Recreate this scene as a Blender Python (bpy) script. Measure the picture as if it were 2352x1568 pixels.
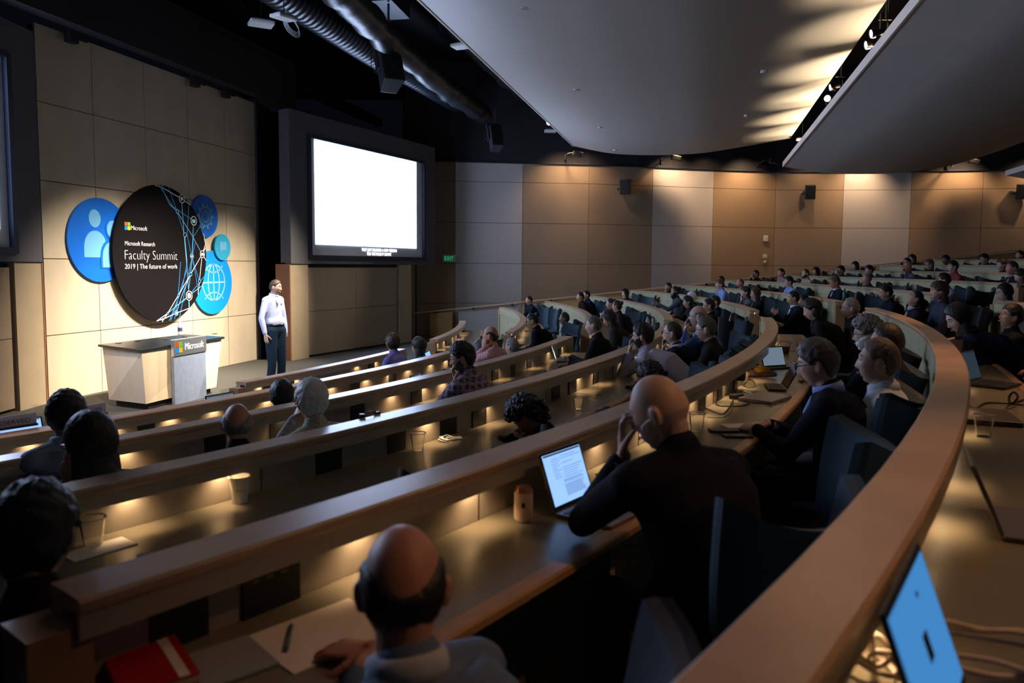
import bpy, bmesh, math, random
from math import sin, cos, pi, radians, sqrt, atan2, hypot, exp
from mathutils import Vector, Matrix, noise
random.seed(7)
for o in list(bpy.data.objects): bpy.data.objects.remove(o)
SC = bpy.context.scene
COL = SC.collection
# ---------------------------------------------------------------- camera
FPX, PPX, PPY = 1750.0, 1176.0, 744.0          # focal length and principal point, 2352 x 1568 frame
PITCH = math.atan((PPY-609)/FPX); ROLL = radians(0.4); CZ = 2.13
cam_d = bpy.data.cameras.new('camera'); cam = bpy.data.objects.new('camera', cam_d); COL.objects.link(cam)
cam.location = (0, 0, CZ)
cam.rotation_euler = (Matrix.Rotation(pi/2-PITCH, 3, 'X') @ Matrix.Rotation(ROLL, 3, 'Z')).to_euler()
cam_d.sensor_width = 36; cam_d.lens = FPX/2352*36
cam_d.shift_y = (PPY-784)/2352.0
cam_d.clip_start = .05; cam_d.clip_end = 200
cam_d.dof.use_dof = True; cam_d.dof.focus_distance = 9.0; cam_d.dof.aperture_fstop = 2.8
SC.camera = cam
# ---------------------------------------------------------------- colour management
SC.view_settings.view_transform = 'Standard'; SC.view_settings.look = 'None'
SC.view_settings.gamma = 1; SC.view_settings.use_curve_mapping = False
SC.view_settings.exposure = 0.35
# ---------------------------------------------------------------- world
W = bpy.data.worlds.new('world'); SC.world = W; W.use_nodes = True
W.node_tree.nodes['Background'].inputs[0].default_value = (.35, .42, .7, 1)
W.node_tree.nodes['Background'].inputs[1].default_value = .004
# ---------------------------------------------------------------- geometry of the hall
CX, CY = -19.27, 16.06                          # centre of the seating arcs
def rk(k): return 24.81-1.31*(k-1)              # outer radius of partition k (1 = in front of the camera)
def zk(k): return 1.61-.15*(k-1)                # top of its rail
def fk(k): return zk(k)-.98                     # floor of the row behind it
def pol(r, a, z=0): return Vector((CX+r*cos(a), CY+r*sin(a), z))
def ray(x, y):
    x = x-PPX; y = PPY-y
    c, s = cos(ROLL), sin(ROLL); xr = c*x-s*y; yr = s*x+c*y
    cp, sp = cos(PITCH), sin(PITCH)
    return Vector((xr, FPX*cp+yr*sp, -FPX*sp+yr*cp))
def at_z(x, y, z):
    d = ray(x, y); return Vector((0, 0, CZ))+d*((z-CZ)/d.z)
def at_depth(x, y, Y):
    d = ray(x, y); return Vector((0, 0, CZ))+d*(Y/d.y)
def at_r(x, y, r):                              # where the line of sight meets the cylinder of radius r
    d = ray(x, y); a = d.x*d.x+d.y*d.y; b = -2*(d.x*CX+d.y*CY); c = CX*CX+CY*CY-r*r
    q = sqrt(max(0, b*b-4*a*c)); ts = [t for t in ((-b-q)/2/a, (-b+q)/2/a) if t > 0]
    t = min(ts); return Vector((0, 0, CZ))+d*t
def ang(p): return atan2(p.y-CY, p.x-CX)
def at_plane(x, y, p0, n):
    d = ray(x, y); o = Vector((0, 0, CZ)); return o+d*((p0-o).dot(n)/d.dot(n))
# ---------------------------------------------------------------- lamps
def K(t):                                        # rough colour of a warm or cool lamp
    return {'warm': (1, .66, .36), 'amber': (1, .50, .18), 'soft': (1, .80, .56), 'white': (1, .93, .82), 'cool': (.62, .72, 1), 'wash': (1, .68, .42)}[t]
def lamp(kind, name, loc, power, col, target=None, size=.05, cone=60, blend=.5, parent=None, sy=None):
    L = bpy.data.lights.new(name, kind); L.energy = power; L.color = K(col) if isinstance(col, str) else col
    if kind == 'AREA':
        L.size = size
        if sy: L.shape = 'RECTANGLE'; L.size_y = sy
    else: L.shadow_soft_size = size
    if kind == 'SPOT': L.spot_size = radians(cone); L.spot_blend = blend
    o = bpy.data.objects.new(name, L); COL.objects.link(o); o.location = loc
    if target is not None:
        o.rotation_euler = (Vector(target)-Vector(loc)).to_track_quat('-Z', 'Y').to_euler()
    if parent: o.parent = parent; o.matrix_parent_inverse = parent.matrix_basis.inverted()
    return o
WD = Vector((sin(radians(13.84)), cos(radians(13.84)), 0)); WN = Vector((WD.y, -WD.x, 0))   # along the stage wall / into the hall
def hall(s, t, z): return WD*s+WN*t+Vector((0, 0, z))
# stage wash, hung from the ceiling in front of the first cloud
STG = (1, .86, .68)
for st, pw, tg, cn in ((10.6, 4600, (-6.7, 12.6, .2), 40), (12.6, 5000, (-6.4, 13.6, .2), 40), (15.2, 4200, (-6.0, 15.4, .3), 36), (9.0, 450, (-6.4, 13.9, 1.7), 28)):
    lamp('SPOT', 'stage_wash', hall(st, -4.0, 6.4), pw, STG, tg, .1, cn, 1)
lamp('SPOT', 'speaker_wash', hall(17.9, -4.0, 6.0), 2000, 'white', (-3.9, 12.5, 1.0), .1, 20, .6)
lamp('SPOT', 'speaker_wash', hall(8.6, -3.9, 6.2), 900, 'white', (-3.9, 12.5, 1.0), .1, 20, .8)
lamp('SPOT', 'podium_fill', hall(5.5, -3.9, 6.3), 2200, STG, (-5.4, 11.7, .45), .1, 19, .9)  # added spot, put in to brighten the podium's front faces
lamp('SPOT', 'wall_wash', hall(20.6, -4.0, 6.0), 420, STG, (-4.7, 17.1, .3), .1, 26, 1)
# warm lamps in the gap between the two clouds, grazing the first cloud
for i in range(27):
    s = 20.6-i*.68+(.14, -.1, .05, -.16)[i % 4]; pw = (95, 150, 60, 175, 110, 45, 160, 130, 80)[i % 9]
    lamp('SPOT', 'cloud_graze', hall(s, 2.95, 5.02), pw*1.15, (1, .76, .48), hall(s+.12*(i % 3-1), 2.95-.52, 5.02+.86), .03, 104, .22)
# dim warm house light over the seats
lamp('SPOT', 'warm_overhead', (2.5, 1.5, 4.6), 105, (1, .50, .22), (1.15, 1.55, 1.6), .12, 52, .9)
lamp('SPOT', 'warm_overhead', (3.7, 4.4, 4.6), 170, (1, .50, .22), (2.75, 4.3, 1.6), .12, 44, .9)
for s, t, pw, cone in ((8.6, 2.6, 170, 52), (12.5, 6.9, 110, 80), (17.0, 6.9, 110, 80)):
    lamp('SPOT', 'warm_overhead', hall(s, t, 4.6), pw, (1, .50, .22), hall(s, t+.2, 0), .12, cone, .9)
for x, y, pw in ((-2.6, 3.2, 330), (-1.9, 7.5, 330), (-.6, 13.0, 260)):  # three added overhead spots that brighten the rail tops
    lamp('SPOT', 'warm_overhead', (x, y, 6.9), pw, (1, .66, .50), (x+.9, y, 0), .2, 95, 1)
# ---------------------------------------------------------------- materials
MATS = {}
def mat(name, col, rough=.6, metal=0, emit=None, es=1, var=0, vs=8, stretch=None, bump=0, bs=60, spec=.5, alpha=None, trans=0, ior=1.45, col2=None):
    if name in MATS: return MATS[name]
    m = bpy.data.materials.new(name); m.use_nodes = True; nt = m.node_tree; b = nt.nodes['Principled BSDF']
    c = (*col, 1); b.inputs['Base Color'].default_value = c; b.inputs['Roughness'].default_value = rough
    b.inputs['Metallic'].default_value = metal; b.inputs['Specular IOR Level'].default_value = spec
    b.inputs['IOR'].default_value = ior
    if trans: b.inputs['Transmission Weight'].default_value = trans
    if emit: b.inputs['Emission Color'].default_value = (*emit, 1); b.inputs['Emission Strength'].default_value = es
    if var or bump:
        tc = nt.nodes.new('ShaderNodeTexCoord'); mp = nt.nodes.new('ShaderNodeMapping'); nt.links.new(tc.outputs['Object'], mp.inputs[0])
        mp.inputs['Scale'].default_value = stretch or (1, 1, 1)
    if var:
        n = nt.nodes.new('ShaderNodeTexNoise'); n.inputs['Scale'].default_value = vs; n.inputs['Detail'].default_value = 5
        nt.links.new(mp.outputs[0], n.inputs['Vector'])
        r = nt.nodes.new('ShaderNodeValToRGB'); nt.links.new(n.outputs['Fac'], r.inputs[0])
        c2 = col2 or tuple(v*(1-var) for v in col)
        r.color_ramp.elements[0].position = .3; r.color_ramp.elements[0].color = (*c2, 1)
        r.color_ramp.elements[1].position = .7; r.color_ramp.elements[1].color = c
        nt.links.new(r.outputs[0], b.inputs['Base Color'])
    if bump:
        n2 = nt.nodes.new('ShaderNodeTexNoise'); n2.inputs['Scale'].default_value = bs; n2.inputs['Detail'].default_value = 3
        nt.links.new(mp.outputs[0], n2.inputs['Vector'])
        bp = nt.nodes.new('ShaderNodeBump'); bp.inputs['Strength'].default_value = bump; bp.inputs['Distance'].default_value = .01
        nt.links.new(n2.outputs['Fac'], bp.inputs['Height']); nt.links.new(bp.outputs[0], b.inputs['Normal'])
    MATS[name] = m; return m
def emis(name, col, s):
    return mat(name, (0, 0, 0), .5, emit=col, es=s, spec=.05)
M_rail = mat('rail_birch', (.50, .33, .22), .30, var=.22, vs=5, stretch=(1, 1, 6), spec=.5)
M_railedge = mat('rail_edge_birch', (.36, .22, .11), .4, var=.2, vs=9)
M_part = mat('partition_laminate', (.35, .30, .24), .42, var=.08, vs=3)
M_face = mat('partition_maple', (.44, .41, .25), .33, var=.14, vs=3, stretch=(2, 2, .5))
M_desk = mat('worktop_laminate', (.18, .155, .105), .27, var=.1, vs=5)
M_deskedge = mat('worktop_edge', (.40, .22, .10), .35, var=.2, vs=9)
M_black = mat('black_paint', (.012, .012, .014), .6)
M_blackgl = mat('black_gloss', (.01, .01, .012), .25)
M_dkwall = mat('dark_wall', (.016, .015, .018), .8)
M_duct = mat('duct_dark', (.009, .014, .024), .38, metal=.2)
M_wrap = mat('insulation_wrap', (.010, .012, .016), .42, var=.4, vs=12, bump=.5, bs=14)
M_white = mat('white_plastic', (.75, .75, .75), .45)
M_stagewood = mat('stage_maple', (.60, .50, .37), .5, var=.12, vs=2.2, stretch=(1.5, 1.5, .6))
M_podwood = mat('podium_maple', (.70, .56, .40), .45, var=.08, vs=3, stretch=(2, 2, .5))
M_tan = mat('acoustic_fabric_tan', (.30, .20, .115), .9, bump=.3, bs=220)
M_tan2 = mat('acoustic_fabric_brown', (.27, .19, .12), .9, bump=.3, bs=220)
M_pale = mat('acoustic_fabric_pale', (.42, .38, .34), .9, bump=.3, bs=220)
M_greyscr = mat('screen_wall_grey', (.105, .10, .115), .85)
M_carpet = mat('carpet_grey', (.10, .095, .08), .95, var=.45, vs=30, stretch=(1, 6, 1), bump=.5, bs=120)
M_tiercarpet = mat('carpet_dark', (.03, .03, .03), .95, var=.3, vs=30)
M_cloud = mat('cloud_plaster', (.52, .50, .47), .6, var=.04, vs=.8)
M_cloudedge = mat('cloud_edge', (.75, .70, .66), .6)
M_guard = mat('guard_wood', (.62, .37, .11), .45, var=.15, vs=3)
M_steel = mat('brushed_steel', (.55, .56, .6), .35, metal=.9)
# ---------------------------------------------------------------- mesh builder
class MB:
    def __init__(s): s.v = []; s.f = []; s.mi = []
    def add(s, vs, fs, mi=0):
        n = len(s.v); s.v += [tuple(v) for v in vs]; s.f += [tuple(i+n for i in f) for f in fs]; s.mi += [mi]*len(fs); return s
    def hexa(s, p, mi=0):
        return s.add(p, [(0, 3, 2, 1), (4, 5, 6, 7), (0, 1, 5, 4), (1, 2, 6, 5), (2, 3, 7, 6), (3, 0, 4, 7)], mi)
    def box(s, c, d, M=None, mi=0):
        x, y, z = (q/2 for q in d); c = Vector(c)
        p = [Vector(q) for q in ((-x, -y, -z), (x, -y, -z), (x, y, -z), (-x, y, -z), (-x, -y, z), (x, -y, z), (x, y, z), (-x, y, z))]
        return s.hexa([c+((M @ q) if M else q) for q in p], mi)
    def arc(s, r0, r1, z0, z1, a0, a1, n=None, mi=0):    # arc-shaped bar
        n = n or max(1, int(abs(a1-a0)/radians(.9))+1)
        vs = []; fs = []
        for i in range(n+1):
            a = a0+(a1-a0)*i/n
            vs += [pol(r0, a, z0), pol(r1, a, z0), pol(r1, a, z1), pol(r0, a, z1)]
        for i in range(n):
            b = i*4
            for j in range(4):
                k = (j+1) % 4; fs.append((b+j, b+4+j, b+4+k, b+k))
        fs += [(0, 1, 2, 3), (4*n+3, 4*n+2, 4*n+1, 4*n)]
        return s.add(vs, fs, mi)
    def prof(s, pr, a0, a1, n=None, mi=0):               # profile [(r,z)...] swept along an arc
        n = n or max(1, int(abs(a1-a0)/radians(.9))+1); m = len(pr); vs = []; fs = []
        for i in range(n+1):
            a = a0+(a1-a0)*i/n; vs += [pol(r, a, z) for r, z in pr]
        for i in range(n):
            for j in range(m):
                k = (j+1) % m; fs.append((i*m+j, i*m+m+j, i*m+m+k, i*m+k))
        fs += [tuple(range(m)), tuple(n*m+m-1-j for j in range(m))]
        return s.add(vs, fs, mi)
    def tube(s, pts, rad, n=10, side=None, mi=0, cap=True):
        pts = [Vector(p) for p in pts]; m = len(pts)
        rad = [(r, r) if not isinstance(r, (tuple, list)) else r for r in (rad if isinstance(rad, (list,)) else [rad]*m)]
        T = []
        for i in range(m):
            t = (pts[min(i+1, m-1)]-pts[max(i-1, 0)]); T.append(t.normalized() if t.length > 1e-9 else Vector((0, 0, 1)))
        sd = Vector(side) if side is not None else (Vector((0, 0, 1)).cross(T[0]) if abs(T[0].z) < .9 else Vector((1, 0, 0)))
        rings = []
        P = []; R = []; TT = []
        if cap:
            for q in (.96, .7): 
                P.append(pts[0]-T[0]*min(rad[0])*q); R.append(tuple(r*sqrt(max(.0, 1-q*q)) for r in rad[0])); TT.append(T[0])
        P += pts; R += rad; TT += T
        if cap:
            for q in (.7, .96):
                P.append(pts[-1]+T[-1]*min(rad[-1])*q); R.append(tuple(r*sqrt(max(.0, 1-q*q)) for r in rad[-1])); TT.append(T[-1])
        vs = []; fs = []
        for p, r, t in zip(P, R, TT):
            a = sd-t*sd.dot(t); a = a.normalized() if a.length > 1e-6 else t.orthogonal().normalized(); sd = a; b = t.cross(a)
            vs += [p+a*(r[0]*cos(2*pi*j/n))+b*(r[1]*sin(2*pi*j/n)) for j in range(n)]
        N = len(P)
        for i in range(N-1):
            for j in range(n):
                k = (j+1) % n; fs.append((i*n+j, i*n+k, i*n+n+k, i*n+n+j))
        fs += [tuple(n-1-j for j in range(n)), tuple((N-1)*n+j for j in range(n))]
        return s.add(vs, fs, mi)
    def lathe(s, pr, c=(0, 0, 0), n=24, M=None, mi=0, close=True):   # profile (r,z)
        c = Vector(c); m = len(pr); vs = []; fs = []
        for r, z in pr:
            for j in range(n):
                q = Vector((r*cos(2*pi*j/n), r*sin(2*pi*j/n), z)); vs.append(c+((M @ q) if M else q))
        for i in range(m-1):
            for j in range(n):
                k = (j+1) % n; fs.append((i*n+j, i*n+k, i*n+n+k, i*n+n+j))
        if close: fs += [tuple(n-1-j for j in range(n)), tuple((m-1)*n+j for j in range(n))]
        return s.add(vs, fs, mi)
    def ball(s, c, r, n=12, M=None, mi=0):
        r = r if isinstance(r, (tuple, list)) else (r, r, r); c = Vector(c); m = n//2+1; vs = []; fs = []
        for i in range(1, m):
            t = pi*i/m
            for j in range(n):
                q = Vector((r[0]*sin(t)*cos(2*pi*j/n), r[1]*sin(t)*sin(2*pi*j/n), -r[2]*cos(t))); vs.append(c+((M @ q) if M else q))
        for i in range(m-2):
            for j in range(n):
                k = (j+1) % n; fs.append((i*n+j, i*n+k, i*n+n+k, i*n+n+j))
        fs += [tuple(n-1-j for j in range(n)), tuple((m-2)*n+j for j in range(n))]
        return s.add(vs, fs, mi)
    def build(s, name, m, parent=None, smooth=False, loc=None, bevel=0, auto=False):
        me = bpy.data.meshes.new(name); 
        vs = s.v
        if loc is not None: vs = [tuple(Vector(v)-Vector(loc)) for v in vs]
        me.from_pydata(vs, [], s.f)
        for mm in (m if isinstance(m, (list, tuple)) else [m]): me.materials.append(mm)
        if isinstance(m, (list, tuple)): me.polygons.foreach_set('material_index', s.mi)
        me.update(); bm = bmesh.new(); bm.from_mesh(me); bmesh.ops.recalc_face_normals(bm, faces=bm.faces); bm.to_mesh(me); bm.free()
        if smooth:
            me.polygons.foreach_set('use_smooth', [True]*len(me.polygons))
            if auto: me.set_sharp_from_angle(angle=radians(38))
        o = bpy.data.objects.new(name, me); COL.objects.link(o)
        if loc is not None: o.location = loc
        if parent: o.parent = parent
        if bevel:
            b = o.modifiers.new('bevel', 'BEVEL'); b.width = bevel; b.segments = 2; b.limit_method = 'ANGLE'
        return o
def tag(o, label=None, cat=None, group=None, kind=None):
    if label: o['label'] = label
    if cat: o['category'] = cat
    if group: o['group'] = group
    if kind: o['kind'] = kind
    return o
def empty(name, loc=(0, 0, 0), rz=0, label=None, cat=None, group=None, kind=None):
    o = bpy.data.objects.new(name, None); COL.objects.link(o); o.location = loc; o.rotation_euler = (0, 0, rz); o.empty_display_size = .1
    return tag(o, label, cat, group, kind)
def copy_tree(o, parent=None):
    c = o.copy(); COL.objects.link(c)
    if parent: c.parent = parent
    for ch in list(o.children): copy_tree(ch, c)
    return c
def frame(x, z):                                 # matrix with local x along x, z along z
    x = Vector(x).normalized(); z = Vector(z); z = (z-x*z.dot(x)).normalized(); y = z.cross(x)
    return Matrix((x, y, z)).transposed()
def text(name, s, M, loc, width, m, parent=None, h=None, th=.002, thin=0):
    """lettering in local x (reading) / y (up) plane of matrix M, left-bottom at loc, fitted to width"""
    cu = bpy.data.curves.new(name, 'FONT'); cu.body = s; cu.size = 1; cu.extrude = 0; cu.resolution_u = 3; cu.offset = -thin
    t = bpy.data.objects.new(name, cu); COL.objects.link(t)
    bpy.context.view_layer.update()
    me = bpy.data.meshes.new_from_object(t.evaluated_get(bpy.context.evaluated_depsgraph_get()))
    bpy.data.objects.remove(t); bpy.data.curves.remove(cu)
    xs = [v.co.x for v in me.vertices]; ys = [v.co.y for v in me.vertices]
    sx = width/(max(xs)-min(xs)); sy = (h/.73 if h else sx)
    x0 = min(xs)
    loc = Vector(loc)
    for v in me.vertices:
        v.co = loc+M @ Vector(((v.co.x-x0)*sx, v.co.y*sy, th))
    me.materials.clear(); me.materials.append(m)
    o = bpy.data.objects.new(name, me); COL.objects.link(o)
    if parent: o.parent = parent
    return o
# ================================================================ SHELL
def seg_wall(name, pts, z0, z1, m, th=.12, side=1):
    b = MB()
    for (x0, y0), (x1, y1) in zip(pts[:-1], pts[1:]):
        d = Vector((x1-x0, y1-y0, 0)).normalized(); n = Vector((-d.y, d.x, 0))*th*side
        p = [Vector((x0, y0, z0)), Vector((x1, y1, z0)), Vector((x1, y1, z0))+n, Vector((x0, y0, z0))+n]
        b.hexa(p+[q+Vector((0, 0, z1-z0)) for q in p])
    return tag(b.build(name, m), kind='structure')
# floors: flat stage and well, then one ring-shaped tier per row
fb = MB(); A0, A1 = radians(-75), radians(40)
fb.add([pol(4, A0, 0), pol(rk(6)-.13, A0, 0)], [])
b = MB(); b.arc(2, rk(6)-.10, -.3, 0, radians(-60), radians(30), n=60)
tag(b.build('floor', M_carpet), kind='structure')
b = MB()
for k in range(6, -7, -1):
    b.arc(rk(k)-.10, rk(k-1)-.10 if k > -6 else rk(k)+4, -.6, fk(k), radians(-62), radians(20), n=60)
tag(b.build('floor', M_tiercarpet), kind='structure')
# stage wall: maple panels with open joints
PW = Vector((-7.0, 11.43, 0))
swall = empty('wall_stage', PW, 0, kind='structure')
zl = [0, 1.02, 2.18, 3.34, 4.49, 5.62]; sl = [-.02, 1.05, 2.23, 3.39, 4.54, 5.70]
def onw(s, off, z): return PW+WD*s+WN*off+Vector((0, 0, z))
b = MB()
Mw = frame(WD, (0, 0, 1))
for i in range(5):
    for j in range(5):
        s0, s1, z0, z1 = sl[i]+.006, sl[i+1]-.006, zl[j]+.006, zl[j+1]-.006
        c = onw((s0+s1)/2, -.02, (z0+z1)/2); b.box(c-PW, (s1-s0, .04, z1-z0), Mw)
b.build('wall_panel', M_stagewood, swall)
b = MB(); b.box(onw(2.84, -.09, 2.8)-PW, (5.72, .08, 5.6), Mw); b.build('backing', M_black, swall)
b = MB(); b.box(onw(2.6, .35, 6.15)-PW, (8.0, .25, 1.02), Mw); b.build('bulkhead', M_dkwall, swall)
# brackets peeping below the bulkhead
b = MB()
for s in (.52, 3.45, 4.42):
    b.box(onw(s, .14, 5.56)-PW, (.16, .12, .2), Mw); b.box(onw(s+.22, .12, 5.6)-PW, (.2, .05, .1), Mw)
b.build('bracket', M_black, swall)
# dark wing opening behind
b = MB(); b.box((-6.3, 18.4, 2.8), (3.6, .1, 5.7), Matrix.Rotation(radians(-20), 3, 'Z')); b.box((-5.65, 17.4, 2.8), (.1, 1.0, 5.7))
tag(b.build('wall_wing', M_black), kind='structure')
# ---------------------------------------------------------------- screen walls (right one in view, left one mirrored at the frame edge)
M_margin = mat('screen_fabric', (.62, .64, .70), .8)
M_slide = emis('projected_slide', (.52, .66, 1.0), 11)
M_slidetext = emis('projected_text', (.80, .86, 1.0), 4.0)
M_dimtext = emis('projected_grey_text', (.70, .74, .86), 1.0)
M_joint = mat('panel_joint', (.02, .015, .012), .8)
def screen_wall(name, P, D, label, lit_text):
    """P base corner nearest the stage wall, D direction along the wall, seen from the hall"""
    n = Vector((D.y, -D.x, 0)); 
    if n.dot(Vector((1, 0, 0))) < 0: n = -n
    M = frame(D, (0, 0, 1)); w = empty(name, P, 0, kind='structure')
    def q(s, off, z): return D*s+n*off+Vector((0, 0, z))
    b = MB(); zb0, zb1 = 2.13, 5.46
    for s0, s1, z0, z1 in ((0, .56, zb0, zb1), (5.42, 5.98, zb0, zb1), (.56, 5.42, zb0, 2.25), (.56, 5.42, 5.0, zb1)):
        b.box(q((s0+s1)/2, -.06, (z0+z1)/2), (s1-s0, .16, z1-z0), M)
    b.box(q(2.99, -.2, 3.8), (5.98, .14, 3.3), M)
    b.build('screen_box', M_greyscr, w)
    b = MB(); b.box(q(.29, -.06, 1.06), (.58, .1, 2.12), M); b.box(q(4.5, -.06, 1.06), (.56, .1, 2.12), M); b.build('side_panel', M_stagewood2, w)
    b = MB(); b.box(q(2.4, -.14, 1.05), (3.64, .05, 2.1), M); b.build('shadow_gap', M_black, w)
    b = MB()
    for s0, s1 in ((.62, 2.395), (2.405, 4.17)):
        for z0, z1 in ((.05, 1.04), (1.05, 2.05)): b.box(q((s0+s1)/2, -.09, (z0+z1)/2), (s1-s0, .06, z1-z0), M)
    b.build('panel', M_brownpanel, w)
    b = MB(); b.box(q(-.015, -.2, 1.06), (.03, .4, 2.12), M); b.build('edge_strip', mat('reddish_edge', (.25, .11, .06), .5), w)
    sc = empty('projection_screen', P+q(2.99, .03, 2.26), 0, label, 'projection screen')
    def qq(s, off, z): return q(s, off, z)-q(2.99, .03, 2.26)
    b = MB()
    for s0, s1, z0, z1 in ((.56, .66, 2.24, 5.0), (5.34, 5.43, 2.24, 5.0), (.66, 5.34, 2.24, 2.33), (.66, 5.34, 4.93, 5.01)):
        b.box(qq((s0+s1)/2, .02, (z0+z1)/2), (s1-s0, .08, z1-z0), M)
    b.build('frame', mat('screen_frame', (.008, .012, .03), .5), sc)
    b = MB(); b.box(qq(3.0, -.02, 3.63), (4.72, .02, 2.64), M); b.build('screen_fabric', M_margin, sc)
    b = MB(); b.box(qq(2.94, -.005, 3.75), (4.19, .006, 2.34), M); b.build('projected_slide', M_slide, sc)
    return sc, M, qq, n
M_stagewood2 = mat('stage_maple_strip', (.42, .33, .22), .5, var=.1, vs=3)
M_brownpanel = mat('door_panel_brown', (.30, .22, .155), .6, var=.06, vs=3)
D1 = Vector((1.82, 3.77, 0)).normalized()
scr, MS, qq, nS = screen_wall('wall_right_screen', Vector((-4.85, 16.69, 0)), D1, 'large bright white projection screen with captions, right of the speaker', True)
MT = frame(D1, nS)                                # text frame: x along wall, y up, z out
MT = Matrix((D1, Vector((0, 0, 1)), nS)).transposed()
text('slide_title', 'Call for Action', MT, qq(1.02, .002, 4.60), 1.05, M_dimtext, scr, thin=.012)
text('caption', 'THEY JUST RELEASED A NEW VERSION', MT, qq(2.55, .0, 2.455), 1.52, emis('caption_white', (1, 1, 1), 2.2), scr, h=.078)
text('caption', 'FOR THE FACULTY SUMMIT.', MT, qq(2.78, .0, 2.355), 1.05, emis('caption_white', (1, 1, 1), 2.2), scr, h=.078)
D2 = -Vector((sin(radians(2)), cos(radians(2)), 0))
screen_wall('wall_left_screen', Vector((-7.0, 11.36, 0)), D2, 'dim edge of a second projection screen at the far left', False)
# ---------------------------------------------------------------- right-hand side wall of acoustic panels
SW = [(-2.9, 23.1), (-1.75, 23.36), (.3, 23.64), (2.35, 23.84), (4.42, 24.36), (6.49, 24.91), (8.65, 25.35), (10.84, 25.25), (12.93, 25.0), (14.97, 24.54), (17.1, 24.1), (19.2, 23.6)]
cl = [M_tan2, M_pale, M_tan2, M_tan2, M_pale, M_tan, M_tan2, M_pale, M_tan, M_tan, M_pale]
sw = empty('wall_right', (0, 0, 0), kind='structure')
names = {M_tan: 'tan_panel', M_tan2: 'brown_panel', M_pale: 'pale_panel'}
zs = [-.3, .12, 1.34, 2.13, 3.37, 4.62, 5.23]
zs = [-.4, .96, 2.18, 3.42, 4.66, 5.23]
for i, m in enumerate(cl):
    (x0, y0), (x1, y1) = SW[i], SW[i+1]; d = Vector((x1-x0, y1-y0, 0)); L = d.length; d.normalize(); M = frame(d, (0, 0, 1)); b = MB()
    for z0, z1 in zip(zs[:-1], zs[1:]):
        c = Vector(((x0+x1)/2, (y0+y1)/2, (z0+z1)/2))+Vector((-d.y, d.x, 0))*.03
        b.box(c, (L-.012, .06, z1-z0-.012), M)
    b.build(names[m], m, sw)
seg_wall('wall_right_backing', [(x, y+.07) for x, y in SW], -.4, 5.2, M_joint, .1)
seg_wall('wall_right_upper', [(-3.2, 22.9)]+[(x, y-.02) for x, y in SW], 5.27, 8.2, M_dkwall, .15)
tb = MB()
for (x0, y0), (x1, y1) in zip(SW[:-1], SW[1:]):
    d = Vector((x1-x0, y1-y0, 0)); L = d.length; tb.box(((x0+x1)/2, (y0+y1)/2-.03, 5.25), (L, .1, .035), frame(d, (0, 0, 1)))
tag(tb.build('trim_1', M_black), kind='structure')
# return wall between the screen box and the panels
seg_wall('wall_right_return', [(-2.9, 21.3), (-2.95, 23.2)], 0, 5.3, M_tan2, .1)
seg_wall('wall_back', [(20, 24), (24, 14), (22, -6), (-2, -9)], 0, 8.2, M_dkwall, .15)
seg_wall('wall_left', [(-7.4, 5.2), (-7.0, -9), (-2, -9)], 0, 8.2, M_dkwall, .15)
b = MB(); b.box((7, 8, 8.3), (34, 42, .1)); tag(b.build('ceiling', mat('black_ceiling', (.006, .006, .008), .9)), kind='structure')
# ---------------------------------------------------------------- ceiling clouds
def cloud(name, sec, s0, s1, label, th=.1):
    cd = empty(name, hall(s1, sec[0][0], sec[0][1]), 0, label, 'ceiling panel', 'curved ceiling clouds')
    org = hall(s1, sec[0][0], sec[0][1])
    # smooth the section with Catmull-Rom
    P = [Vector((t, z, 0)) for t, z in sec]; Q = []
    for i in range(len(P)-1):
        a, b_, c, d = P[max(i-1, 0)], P[i], P[i+1], P[min(i+2, len(P)-1)]
        for j in range(6):
            u = j/6; Q.append(.5*((2*b_)+(c-a)*u+(2*a-5*b_+4*c-d)*u*u+(-a+3*b_-3*c+d)*u**3))
    Q.append(P[-1]); n = len(Q); b = MB(); vs = []; fs = []; NS = 8
    for i in range(NS+1):
        s = s0+(s1-s0)*i/NS
        vs += [hall(s, q.x, q.y)-org for q in Q]+[hall(s, q.x, q.y+th)-org for q in Q]
    for i in range(NS):
        for j in range(n-1):
            o0 = i*2*n; fs.append((o0+j, o0+j+1, o0+2*n+j+1, o0+2*n+j)); fs.append((o0+n+j, o0+n+j+1, o0+3*n+j+1, o0+3*n+j))
        fs.append((i*2*n+n-1, i*2*n+2*n-1, (i+1)*2*n+2*n-1, (i+1)*2*n+n-1))
    e = NS*2*n
    for j in range(n-1): fs.append((e+j, e+j+1, e+n+j+1, e+n+j)); fs.append((j, j+1, n+j+1, n+j))
    b.add(vs, fs); b.build('soffit', M_cloud, cd, smooth=True, auto=True)
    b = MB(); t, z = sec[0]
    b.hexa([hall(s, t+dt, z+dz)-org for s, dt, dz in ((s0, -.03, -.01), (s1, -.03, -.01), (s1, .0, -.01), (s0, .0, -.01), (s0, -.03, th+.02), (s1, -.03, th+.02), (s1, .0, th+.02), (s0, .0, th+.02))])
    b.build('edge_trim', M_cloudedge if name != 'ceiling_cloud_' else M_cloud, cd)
    return cd
S = 21.4
cloud('ceiling_cloud', [(-3.53, 5.46), (-2.53, 5.24), (-1.57, 5.16), (-.75, 5.15), (.04, 5.18), (1.16, 5.33), (2.19, 5.49)], -5, S, 'first long sagging ceiling cloud, blue at left and streaked warm at right')
cloud('ceiling_cloud', [(2.05, 4.76), (2.60, 4.66), (3.13, 4.57), (3.92, 4.53), (4.69, 4.54), (5.69, 4.63), (6.65, 4.88), (7.61, 5.24), (8.3, 5.6)], -5, S, 'second ceiling cloud at upper right with a pale lit edge, underside dark')
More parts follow.
